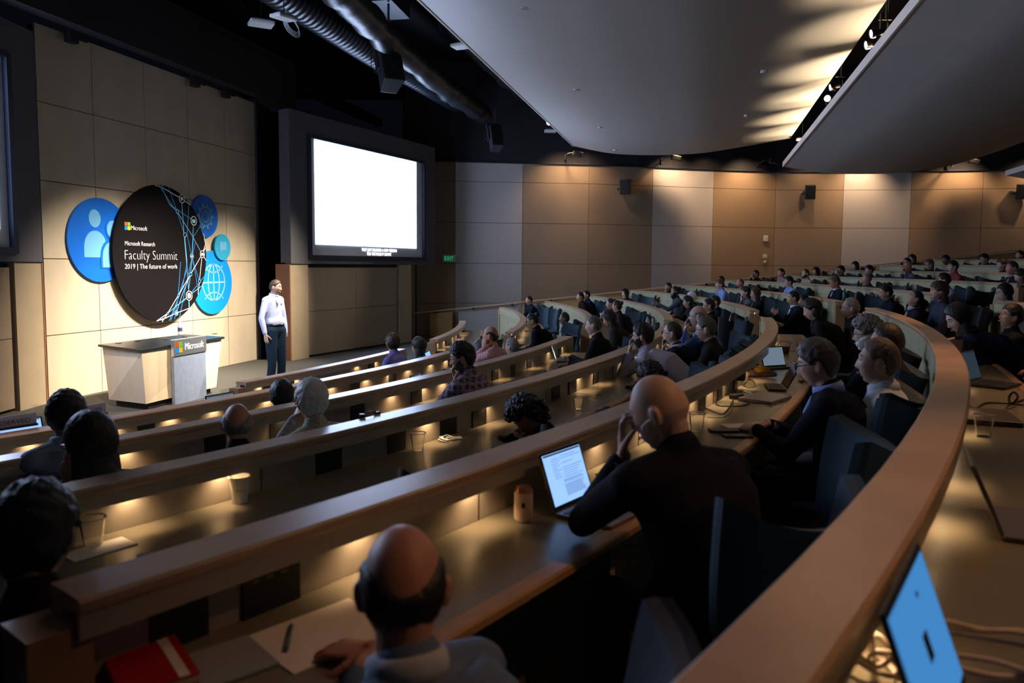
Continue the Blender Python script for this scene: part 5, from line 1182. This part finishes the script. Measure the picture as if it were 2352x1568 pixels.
# ================================================================ THINGS ON THE WORKTOPS
def zd(k): return zk(k)-.215
M_scr = emis('laptop_screen', (.30, .52, 1.0), .95); M_scr2 = emis('laptop_screen_white', (.75, .82, 1), 2.2); M_scr3 = emis('tablet_screen_dim', (.22, .30, .40), .5); M_scr4 = emis('laptop_screen_sky', (.05, .22, .52), .85)
M_txt = mat('screen_text', (.05, .09, .20), .6); M_alu = mat('laptop_aluminium', (.22, .20, .22), .35, metal=.6); M_lapblack = mat('laptop_black', (.012, .011, .012), .4); M_key = mat('key_black', (.03, .03, .035), .5)
def laptop(L, R, label, scr=M_scr, body=M_alu, depth=.225, lid=.21, tilt=18, lines=0, cat='laptop', keys=True, z=None, extra=None, group=None):
    """hinge end points L and R as seen by its user"""
    c = (L+R)/2; x = (R-L); w = x.length; x.normalize(); n = Vector((0, 0, 1)); y = n.cross(x)              # y away from the user
    e = empty('laptop', c, 0, label, cat, group); M = Matrix((x, y, n)).transposed()
    b = MB(); b.box(M @ Vector((0, -depth/2, .008)), (w, depth, .014), M); o = b.build('base', body, e, bevel=.003)
    if keys:
        b = MB()
        for r in range(5):
            for q in range(14): b.box(M @ Vector((-w*.43+q*w*.066, -depth*(.16+.105*r), .0165)), (w*.052, depth*.08, .003), M)
        b.build('keyboard', M_key, e)
        b = MB(); b.box(M @ Vector((0, -depth*.83, .0155)), (w*.36, depth*.26, .0012), M); b.build('trackpad', body, e)
    T = M @ Matrix.Rotation(radians(-tilt), 3, 'X')                                                          # lid leans back
    b = MB(); b.box(M @ Vector((0, .004, .014))+T @ Vector((0, 0, lid/2)), (w, .007, lid), T); b.build('lid', body, e, bevel=.002)
    b = MB(); b.box(M @ Vector((0, .004, .014))+T @ Vector((0, -.0042, lid/2)), (w*.985, .001, lid*.975), T); b.build('bezel', M_blackgl, e)
    b = MB(); b.box(M @ Vector((0, .004, .014))+T @ Vector((0, -.0052, lid*.515)), (w*.93, .001, lid*.87), T); d = b.build('display', scr, e)
    if lines:
        rr = random.Random(lines); b = MB()
        for i in range(lines):
            v = .90-.8*i/lines; 
            if i < lines*.55: u0, ww = (-.30, .10+.1*rr.random()) if i % 2 else (-.08, .2+.35*rr.random())
            else: u0, ww = -.12, .42+.08*rr.random()
            if rr.random() < .12: continue
            b.box(M @ Vector((0, .004, .014))+T @ Vector((w*(u0+ww/2), -.0062, lid*(.08+.87*v))), (w*ww, .0006, .0013), T)
        b.box(M @ Vector((0, .004, .014))+T @ Vector((0, -.0062, lid*.925)), (w*.9, .0006, .006), T)
        b.build('page_content', M_txt, d)
    if extra: extra(e, M, T, w, lid)
    return e
def lap_at(px, py, k, label, w=.31, yaw=0, r=None, **kw):
    p = at_z(px, py, zd(k)+.002) if r is None else pol(rk(k)+r, ang(ring_hit(px, py, k, zd(k), [r])), zd(k)+.002)
    f = Matrix.Rotation(radians(yaw), 3, 'Z') @ RADIAL(p); x = Vector((f.y, -f.x, 0)); return laptop(p-x*w/2, p+x*w/2, label, **kw)
laptop(at_z(1275, 1187, zd(2)+.002), at_z(1365, 1146, zd(2)+.002), 'open laptop with blue white document on screen before the bald man', lines=34, tilt=20)
lap_at(1277, 828, 4, 'glowing white laptop turned sideways near the end of the fourth rail', yaw=16, scr=M_scr2, body=M_alu)
lap_at(966, 903, 4, 'small tablet laptop left of the plaid shirt man', w=.24, lid=.17, scr=M_scr3, body=M_lapblack, lines=8, yaw=10)
lap_at(992, 845, 5, 'thin lit laptop beside the bag hung chair', scr=M_scr, body=M_lapblack, yaw=14)
lap_at(516, 956, 5, 'laptop with blue grey screen left of the white haired man', w=.30, scr=M_scr3, body=M_lapblack, lines=10, lid=.19)
lap_at(46, 1036, 5, 'large laptop with pale blue screen at the left edge', w=.36, scr=M_scr, body=M_lapblack, lines=12)
lap_at(1436, 850, 3, 'tablet with bright screen in front of the lilac shirt man', w=.20, lid=.17, scr=M_scr2, body=M_lapblack, keys=False, depth=.05, yaw=-20)
lap_at(1395, 744, 4, 'small bright phone sized screen on the far worktop', w=.08, lid=.12, scr=M_scr, body=M_lapblack, keys=False, depth=.02)
lap_at(1780, 846, 2, 'tilted tablet with pale blue screen behind the dark tablet', w=.26, lid=.18, scr=M_scr3, body=M_lapblack, keys=False, depth=.05, yaw=-42)
lap_at(1800, 892, 2, 'dark folio tablet on a stand, seen from behind, before the writing man', w=.28, lid=.2, scr=M_lapblack, body=mat('folio_brown', (.035, .025, .02), .6), yaw=-165, keys=False, depth=.12, tilt=26)
lap_at(2236, 880, 1, 'tablet keyboard laptop with dark screen tiles under the woman in navy', w=.29, lid=.2, scr=mat('tile_screen', (.006, .008, .010), .5, emit=(.03, .055, .08), es=.5, spec=.1), body=M_lapblack, yaw=-24, lines=6)
A, B = at_z(2115, 1300, 1.60), at_z(2035, 1480, 1.60); dxy = (A-B); dxy.z = 0; wv = dxy.length; xx = dxy.normalized(); yy = Vector((-xx.y, xx.x, 0)); dn = Vector((0, 0, 1))
hl, hr_ = B-yy*.23*sin(radians(20)), A-yy*.23*sin(radians(20)); hl.z = hr_.z = zd(1)+.002
def ex(e, M, T, w, lid):
    b = MB(); o = M @ Vector((0, .004, .014)); b.hexa([o+T @ Vector((x*w, y, z*lid)) for y in (-.0058, -.0070) for x, z in ((-.05, .45), (.04, .45), (.04, .62), (-.05, .62))]); b.build('dark_window', M_lapblack, e)
    b = MB(); b.box(o+T @ Vector((w*.1, -.006, lid*.82)), (w*.04, .001, .008), T); b.build('small_icon', M_txt, e)
laptop(hl, hr_, 'bright blue laptop screen at the bottom right corner', scr=M_scr4, body=M_lapblack, lid=.245, tilt=20, extra=ex)
lap_at(2292, 1205, 1, 'dark tablet on a kickstand seen edge on at the right edge', w=.30, lid=.20, scr=M_blackgl, body=mat('tablet_grey', (.10, .09, .11), .4), keys=False, depth=.10, yaw=7, tilt=24)
# closed laptops and phones
def slab_at(name, px, py, z, w, d, h, yaw, m, label, cat, group=None, bev=.004):
    p = at_z(px, py, z); b = MB(); b.box((0, 0, h/2), (w, d, h)); o = b.build(name, m, bevel=bev); o.location = p+Vector((0, 0, .001)); o.rotation_euler = (0, 0, yaw_of(RADIAL(p))+radians(yaw)); return tag(o, label, cat, group)
slab_at('closed_laptop', 1757, 918, zd(2), .33, .23, .022, -14, M_alu, 'closed grey laptop with cables behind the card writer\'s hand', 'laptop')
slab_at('closed_laptop', 2262, 962, zd(1), .36, .25, .025, 8, mat('lid_brown', (.05, .035, .03), .4), 'closed dark laptop beside the clear cup on the right worktop', 'laptop')
slab_at('phone', 1662, 991, zd(2), .155, .075, .012, -60, M_lapblack, 'thick dark phone left of the paper card', 'phone'); slab_at('phone', 1694, 1003, zd(2), .15, .07, .010, -60, M_blackgl, 'thin dark phone just under the paper card', 'phone')
slab_at('paper_card', 1692, 978, zd(2), .15, .105, .002, -50, mat('paper', (.62, .58, .54), .7), 'white paper card under the writing hand', 'paper', bev=0)
slab_at('paper_sheet', 1820, 842, zd(2), .22, .28, .003, -20, MATS['paper'], 'white papers in front of the grey haired man with glasses', 'paper', bev=0)
slab_at('paper_sheet', 2236, 828, zd(1), .30, .22, .006, -10, MATS['paper'], 'flat papers under the woman in the dark blue jacket', 'paper', bev=0)
slab_at('paper_sheet', 228, 1262, zd(3), .22, .12, .003, 0, MATS['paper'], 'white paper strip right of the black haired foreground head', 'paper', bev=0)
slab_at('paper_sheet', 745, 1455, zd(2), .30, .23, .003, -6, mat('paper_warm', (.72, .60, .50), .8), 'large white sheet with a green pen at the bottom', 'paper', bev=0)
slab_at('grey_folder', 505, 1530, zd(2), .20, .17, .008, -10, mat('folder_grey', (.26, .25, .25), .7), 'grey folder lying under the red notebook', 'folder', bev=.002)
p = at_z(345, 1545, zd(2)+.010); nb = empty('notebook', p, yaw_of(RADIAL(p))+radians(-14), 'red notebook with a pale stripe at the bottom left', 'notebook')
b = MB(); b.box((0, 0, .011), (.145, .20, .016)); b.build('pages', mat('page_edge', (.55, .45, .3), .8), nb); b = MB(); b.box((0, .0, .021), (.15, .205, .004)); b.box((0, 0, .001), (.15, .205, .003)); b.build('cover', mat('cover_red', (.42, .006, .010), .5), nb, bevel=.001)
b = MB(); b.box((.045, .0, .0236), (.022, .205, .0015)); b.build('stripe', MATS['paper_warm'], nb)
def pen(px, py, z, yaw, label, m, lift=0, L=.14):
    p = at_z(px, py, z+.006); e = empty('pen', p, radians(yaw), label, 'pen'); M = Matrix.Rotation(radians(lift), 3, 'Y')
    b = MB(); b.tube([M @ Vector((-L/2, 0, 0)), M @ Vector((L*.35, 0, 0))], .0048, 8); b.build('barrel', m, e, smooth=True)
    b = MB(); b.tube([M @ Vector((L*.35, 0, 0)), M @ Vector((L/2, 0, 0))], [.0045, .001], 8); b.build('tip', M_steel, e, smooth=True)
    b = MB(); b.box(M @ Vector((-L*.3, 0, .006)), (.04, .002, .002), M); b.build('clip', M_steel, e)
pen(665, 1458, zd(2)+.004, math.degrees(atan2(*(at_z(672, 1425, zd(2))-at_z(657, 1492, zd(2))).yx)), 'dark green pen on the large white sheet', mat('pen_green', (.01, .07, .055), .3))
def cup_paper(px, py, z, h, label, yaw=0, m=None, logo=False, full=True):
    p = at_z(px, py, z+.001); e = empty('paper_cup', p, yaw, label, 'cup', None); r0, r1 = h*.27, h*.385; b = MB()
    b.lathe([(.001, 0), (r0, 0), (r1, h), (r1+.0035, h+.001), (r1+.0035, h-.004), (r1+.0005, h-.005)], (0, 0, 0), 32, close=False)
    b.lathe([(r1-.001, h), (r0-.001, .006), (.001, .006)], (0, 0, 0), 32, close=False); b.build('cup_wall', m or mat('cup_white', (.72, .68, .62), .6), e, smooth=True, auto=True)
    b = MB(); b.lathe([(.001, h*.85), (r0+(r1-r0)*.85-.002, h*.85)], (0, 0, 0), 24, close=False); b.build('drink', mat('coffee', (.45, .36, .25), .2), e)
    if logo:
        v = (Vector((0, 0, CZ))-p); v.z = 0; a = atan2(v.y, v.x)-yaw
        b = MB(); rr = r0+(r1-r0)*.5
        def pt(aa, z): q = r0+(r1-r0)*z/h+.0008; return Vector((q*cos(aa), q*sin(aa), z))
        for (a0, a1, z0, z1) in ((-.32, -.20, h*.46, h*.58),): b.add([pt(a+a0, z0), pt(a+a1, z0), pt(a+a1, z1), pt(a+a0, z1)], [(0, 1, 2, 3)])
        b.build('logo_mark', mat('logo_grey', (.28, .22, .18), .7), e)
        for i, ch in enumerate('Microsoft'):
            aa = a-.12+i*.085; M = Matrix((Vector((-sin(aa), cos(aa), 0)), Vector((0, 0, 1)), Vector((cos(aa), sin(aa), 0)))).transposed()
            text('lettering', ch, M, pt(aa, h*.48), .0022 if ch in 'it' else .0034, MATS['logo_grey'], e, h=.008, th=.0004)
    return e
cup_paper(551, 1152, zd(3), .115, 'white paper coffee cup standing alone on the third worktop', logo=True)
cup_paper(1771, 815, zd(2), .10, 'white paper cup glowing under the rail light at the far bend')
cup_paper(1382, 730, zd(4), .11, 'white cup beside the man in the black sweater')
M_clear = mat('clear_plastic', (.95, .95, .95), .08, trans=1, ior=1.12)
def cup_clear(px, py, z, h, label, fill=None):
    p = at_z(px, py, z+.001); e = empty('clear_cup', p, 0, label, 'cup', 'clear plastic cups'); r0, r1 = h*.30, h*.43; b = MB()
    b.lathe([(.001, 0), (r0, 0), (r1, h), (r1+.002, h), (r1+.003, h-.003), (r1-.0015, h-.004), (r0-.0015, .002), (.001, .002)], (0, 0, 0), 28, close=False); b.build('cup_wall', M_clear, e, smooth=True, auto=True)
    b = MB(); b.lathe([(r1+.0035, h-.003), (r1+.0035, h+.001), (r1, h+.001), (r1, h-.003)], (0, 0, 0), 28, close=False); b.build('rim', mat('clear_rim', (.6, .6, .6), .15, trans=.6, ior=1.3), e, smooth=True)
    if fill: b = MB(); b.lathe([(.001, .003), (r0-.003, .003), (r0+(r1-r0)*.6-.003, h*.6), (.001, h*.6)], (0, 0, 0), 24, close=False); b.build('drink', fill, e, smooth=True)
    return e
cup_clear(214, 1252, zd(3), .105, 'clear plastic cup right of the black haired foreground head')
cup_clear(960, 1034, zd(3), .10, 'clear plastic cup left of the white tangled cable')
cup_clear(1600, 990, zd(2), .10, 'clear plastic cup behind the bald bearded man\'s head')
cup_clear(2258, 1002, zd(1), .095, 'clear plastic cup on the right worktop beside the closed laptop')
cup_clear(1803, 812, zd(2), .125, 'tall clear cup of iced tea at the far bend of the worktop', mat('tea', (.10, .045, .012), .2))
cup_clear(1328, 940, zd(3), .09, 'clear cup half hidden by the empty chair wing')
# soda can
p = at_z(1202, 1196, zd(2)+.001); e = empty('drink_can', p, 0, 'cream and orange soda can beside the open laptop', 'can'); h = .122
b = MB(); b.lathe([(.001, .002), (.024, 0), (.031, .008), (.033, .014), (.033, h-.018)], (0, 0, 0), 28, close=False); b.build('can_body', mat('can_cream', (.66, .55, .46), .4, metal=.1, var=.5, vs=22, col2=(.60, .38, .24)), e, smooth=True, auto=True)
b = MB(); b.lathe([(.033, h-.018), (.0325, h-.014), (.0265, h-.003), (.026, h), (.024, h-.001), (.023, h-.005), (.001, h-.005)], (0, 0, 0), 28, close=False); b.build('can_top', mat('can_orange', (.46, .22, .12), .3, metal=.6), e, smooth=True, auto=True)
b = MB(); b.box((.0, .004, h-.003), (.012, .02, .0015)); b.build('pull_tab', M_steel, e)
b = MB(); a = atan2(-p.y, -p.x); b.box((.0335*cos(a), .0335*sin(a), .065), (.002, .012, .016), Matrix.Rotation(a, 3, 'Z')); b.build('printed_mark', M_black, e)
def bottle(p, h, label, cap, body, liquid=None, name='water_bottle'):
    e = empty(name, p, 0, label, 'bottle'); r = h*.155; b = MB()
    b.lathe([(.001, 0), (r*.9, 0), (r, .01), (r, h*.55), (r*.92, h*.62), (r*.5, h*.82), (r*.38, h*.88), (r*.38, h*.93)], (0, 0, 0), 20, close=False); b.build('bottle_body', body, e, smooth=True)
    b = MB(); b.lathe([(r*.45, h*.90), (r*.45, h*.985), (r*.4, h)], (0, 0, 0), 16); b.build('bottle_cap', cap, e, smooth=True, auto=True)
    if liquid: b = MB(); b.lathe([(r*1.015, h*.25), (r*1.015, h*.5)], (0, 0, 0), 20, close=False); b.build('label_band', liquid, e, smooth=True)
M_capg = mat('cap_green', (.01, .22, .12), .4)
bottle(at_z(414, 769, .906), .25, 'clear water bottle with dark label on the podium desk', mat('cap_white', (.7, .75, .72), .4), mat('bottle_plastic', (.75, .85, .88), .1, trans=.75, ior=1.2), mat('label_navy', (.04, .05, .14), .5))
bottle(at_z(1487, 760, zd(3)), .24, 'clear bottle with green cap in front of the large blue chair', M_capg, MATS['bottle_plastic'])
bottle(at_z(1173, 778, zd(5)), .22, 'clear bottle at the bend of the fifth worktop', mat('cap_white', (.7, .75, .72), .4), MATS['bottle_plastic'])
bottle(ring_hit(1939, 690, 1, zd(1), [.2])*1.0, .20, 'small green bottle before the heavy man in the dark suit', M_capg, mat('bottle_green', (.02, .10, .06), .3))
# cables
M_cw = mat('cable_white', (.6, .6, .62), .5); M_cbk = mat('cable_black', (.008, .008, .008), .4); M_cream = mat('cable_cream', (.50, .40, .32), .5)
def cable(name, pts, r, m, label, cat='cable', extra=None):
    o = Vector(pts[0]); e = empty(name, o, 0, label, cat); Q = []
    P = [Vector(p)-o for p in pts]
    for i in range(len(P)-1):
        a, b_, c, d = P[max(i-1, 0)], P[i], P[i+1], P[min(i+2, len(P)-1)]
        for j in range(5): u = j/5; Q.append(.5*((2*b_)+(c-a)*u+(2*a-5*b_+4*c-d)*u*u+(-a+3*b_-3*c+d)*u**3))
    Q.append(P[-1]); b = MB(); b.tube(Q, r, 7); b.build('cord', m, e, smooth=True)
    if extra: extra(e, o)
    return e
def coil(px, py, k, R, turns, r, m, label, seed=1, lift=.02):
    c = at_z(px, py, zd(k)+r); rr = random.Random(seed); pts = []
    for i in range(int(turns*10)):
        a = i/10*2*pi; q = R*(.75+.35*rr.random()); pts.append(c+Vector((q*cos(a)*1.2, q*sin(a)*.8, lift*rr.random()+.004*turns*i/(turns*10))))
    return cable('coiled_cable', pts, r, m, label)
def onw_(px, k, pts): return [at_z(x, y, zd(k)+.006+(q[0] if q else 0)) for x, y, *q in pts]
coil(1035, 1012, 3, .055, 4, .003, M_cw, 'tangled white charging cable beside the clear cup', 3, .012)
coil(1432, 1108, 2, .085, 5, .005, M_cream, 'thick coil of cream cable beside the bald man\'s raised arm', 5, .03)
coil(2270, 1500, 1, .12, 2.2, .0055, M_cream, 'looping cream cable right of the blue laptop screen', 9, .02)
cable('power_cable', [at_z(2000, 1440, zd(1)+.10), at_z(2003, 1480, zd(1)+.06), at_z(2010, 1510, zd(1)+.02), at_z(2035, 1520, zd(1)+.008), at_z(2060, 1555, zd(1)+.008), at_z(2070, 1600, zd(1)+.008)], .0055, M_cream, 'knotted cream power cable left of the blue laptop screen')
coil(2010, 1535, 1, .05, 3, .005, M_cream, 'knot of cream cable under the broad rail at bottom right', 12, .05)
slab_at('power_brick', 1692, 915, zd(2), .11, .05, .03, -20, M_lapblack, 'black power brick among cables on the second worktop', 'power adapter')
cable('power_cable', onw_(0, 2, [(1602, 928), (1640, 945), (1660, 950), (1675, 935), (1685, 912), (1672, 905), (1650, 915), (1648, 930), (1700, 932), (1722, 925)]), .004, M_cbk, 'black cable looping round the power brick')
cable('power_cable', onw_(0, 2, [(1690, 905), (1700, 898), (1740, 912), (1768, 912)]), .003, M_cbk, 'thin black cable leading to the closed grey laptop')
cable('power_cable', onw_(0, 2, [(1722, 870), (1712, 878), (1708, 885), (1722, 890), (1735, 885), (1728, 872), (1716, 868), (1724, 858, .05), (1712, 850, .10)]), .003, M_cbk, 'black cable dropping from the wall adapter')
cable('power_cable', onw_(0, 2, [(1625, 958), (1660, 958), (1678, 945), (1683, 920)]), .0025, M_cbk, 'thin cable curling below the power brick')
cable('power_cable', onw_(0, 2, [(1790, 788, .05), (1785, 800), (1798, 808), (1820, 806), (1838, 800)]), .0035, M_cbk, 'black cable around the tall iced tea cup')
cable('power_cable', onw_(0, 1, [(2208, 915), (2222, 928), (2240, 938), (2262, 926), (2300, 925), (2352, 930)]), .005, M_cbk, 'black cable crossing the right worktop')
cable('power_cable', [at_z(2352, 918, zd(1)+.01), at_z(2322, 925, zd(1)+.01), at_z(2318, 912, zd(1)+.06), at_z(2328, 900, zd(1)+.09), at_z(2338, 912, zd(1)+.05), at_z(2325, 928, zd(1)+.01)], .006, M_cbk, 'thick black cable loop standing up at the right edge')
p = at_r(1702, 856, rk(2)-.045); o = MB().box((0, 0, 0), (.06, .07, .11)).build('wall_adapter', M_lapblack, bevel=.006); o.location = p; o.rotation_euler = (0, 0, ang(p)); tag(o, 'boxy black adapter plugged in under the second rail', 'power adapter')
p = at_z(1745, 868, zd(2)); e = empty('bread_roll_bag', p, 0, 'crumpled brown cloth pouch on the worktop by the adapter', 'pouch'); b = MB(); b.tube([(-.10, .02, .035), (-.03, .05, .04), (.06, .04, .035), (.12, .01, .03)], [.03, .036, .034, .022], 12); b.build('pouch_body', mat('cloth_brown', (.14, .09, .07), .9, bump=.5, bs=30), e, smooth=True); e.name = 'cloth_pouch'
b = MB(); b.tube([(-.02, .0, .07), (.06, .0, .07)], [.03, .02], 10); b.build('yellow_flap', mat('mustard', (.35, .18, .02), .8), e, smooth=True)
# dongle lying on the third rail
p = at_z(832, 957, zk(3)+.001); q = at_z(866, 950, zk(3)+.001)
e = empty('video_dongle', p, 0, 'small black adapter dongle lying on the third rail', 'adapter'); b = MB(); b.box((0, 0, .008), (.03, .04, .016), Matrix.Rotation(.4, 3, 'Z')); b.build('plug', M_lapblack, e, bevel=.003)
b = MB(); b.box(q-p+Vector((0, 0, .006)), (.035, .022, .012), Matrix.Rotation(.9, 3, 'Z')); b.build('socket', M_lapblack, e, bevel=.003); b = MB(); b.tube([(0, 0, .012), (q-p)*.35+Vector((0, 0, .022)), (q-p)*.7+Vector((0, 0, .02)), (q-p)+Vector((0, 0, .008))], .0025, 6); b.build('cord', M_cbk, e, smooth=True)
# RESERVED signs on the fifth rail
M_card = mat('sign_card', (.42, .42, .52), .6); M_ink = mat('ink_dark', (.03, .03, .05), .7)
for (x0, y0, x1, y1, lb) in ((-28, 993, 84, 976, 'RESERVED sign at the left edge on the fifth rail'), (166, 967, 243, 951, 'second RESERVED sign, partly hidden by the dark haired man')):
    z = zk(5)+.001; a_ = at_z(x0, y0, z); c_ = at_z(x1, y1, z); o = (a_+c_)/2; e = empty('reserved_sign', o, 0, lb, 'sign', 'RESERVED signs'); d = (c_-a_); L = d.length; d.normalize(); nn = Vector((d.y, -d.x, 0)); 
    if nn.dot(Vector((0, 0, CZ))-o) < 0: nn = -nn
    Mx = Matrix((d, Vector((0, 0, 1)), nn)).transposed() if d.cross(Vector((0, 0, 1))).dot(nn) > 0 else Matrix((-d, Vector((0, 0, 1)), nn)).transposed()
    b = MB(); b.box(Vector((0, 0, .052)), (L, .004, .075), frame(d, (0, 0, 1))); b.build('card', M_card, e)
    b = MB(); b.box(Vector((0, 0, .009)), (L*1.02, .04, .014), frame(d, (0, 0, 1))); b.build('stand', M_black, e)
    xd = Mx @ Vector((1, 0, 0)); text('lettering', 'RESERVED', Mx, -xd*L*.37+Vector((0, 0, .033))+nn*.002, L*.74, M_ink, e, h=.030)
# upright notice on the right worktop, bags on the chair
p = at_z(2186, 845, zd(1)); e = empty('standing_notice', p, yaw_of(RADIAL(p))+radians(-50), 'pale pinkish card standing upright beside the broad rail', 'card'); b = MB(); b.box((0, 0, .105), (.16, .003, .21), Matrix.Rotation(.1, 3, 'X')); b.build('card', mat('card_pink', (.42, .30, .26), .8), e)
b = MB()
for i in range(4): b.box((0, -.004, .16-.02*i), (.09-.015*i, .001, .003), Matrix.Rotation(.1, 3, 'X'))
b.build('printed_lines', mat('print_faint', (.24, .17, .15), .8), e)
pb = ring_hit(953, 832, 5, fk(5)+.95, [.86]); e = empty('shoulder_bag', pol(rk(5)+.68, atan2(pb.y-CY, pb.x-CX), fk(5)+.55), yaw_of(RADIAL(pb)), 'black shoulder bag hanging over the square chair back', 'bag')
b = MB(); b.box((0, -.34, .22), (.40, .12, .34)); b.build('bag_body', mat('bag_black', (.008, .008, .009), .6, bump=.4, bs=30), e, bevel=.03)
b = MB(); b.tube([(-.12, -.30, .40), (-.10, -.24, .52), (.10, -.24, .52), (.12, -.30, .40)], (.018, .006), 8) if False else b.tube([(-.12, -.30, .38), (-.10, -.24, .50), (.10, -.24, .50), (.12, -.30, .38)], .012, 8); b.build('strap', M_black, e, smooth=True)
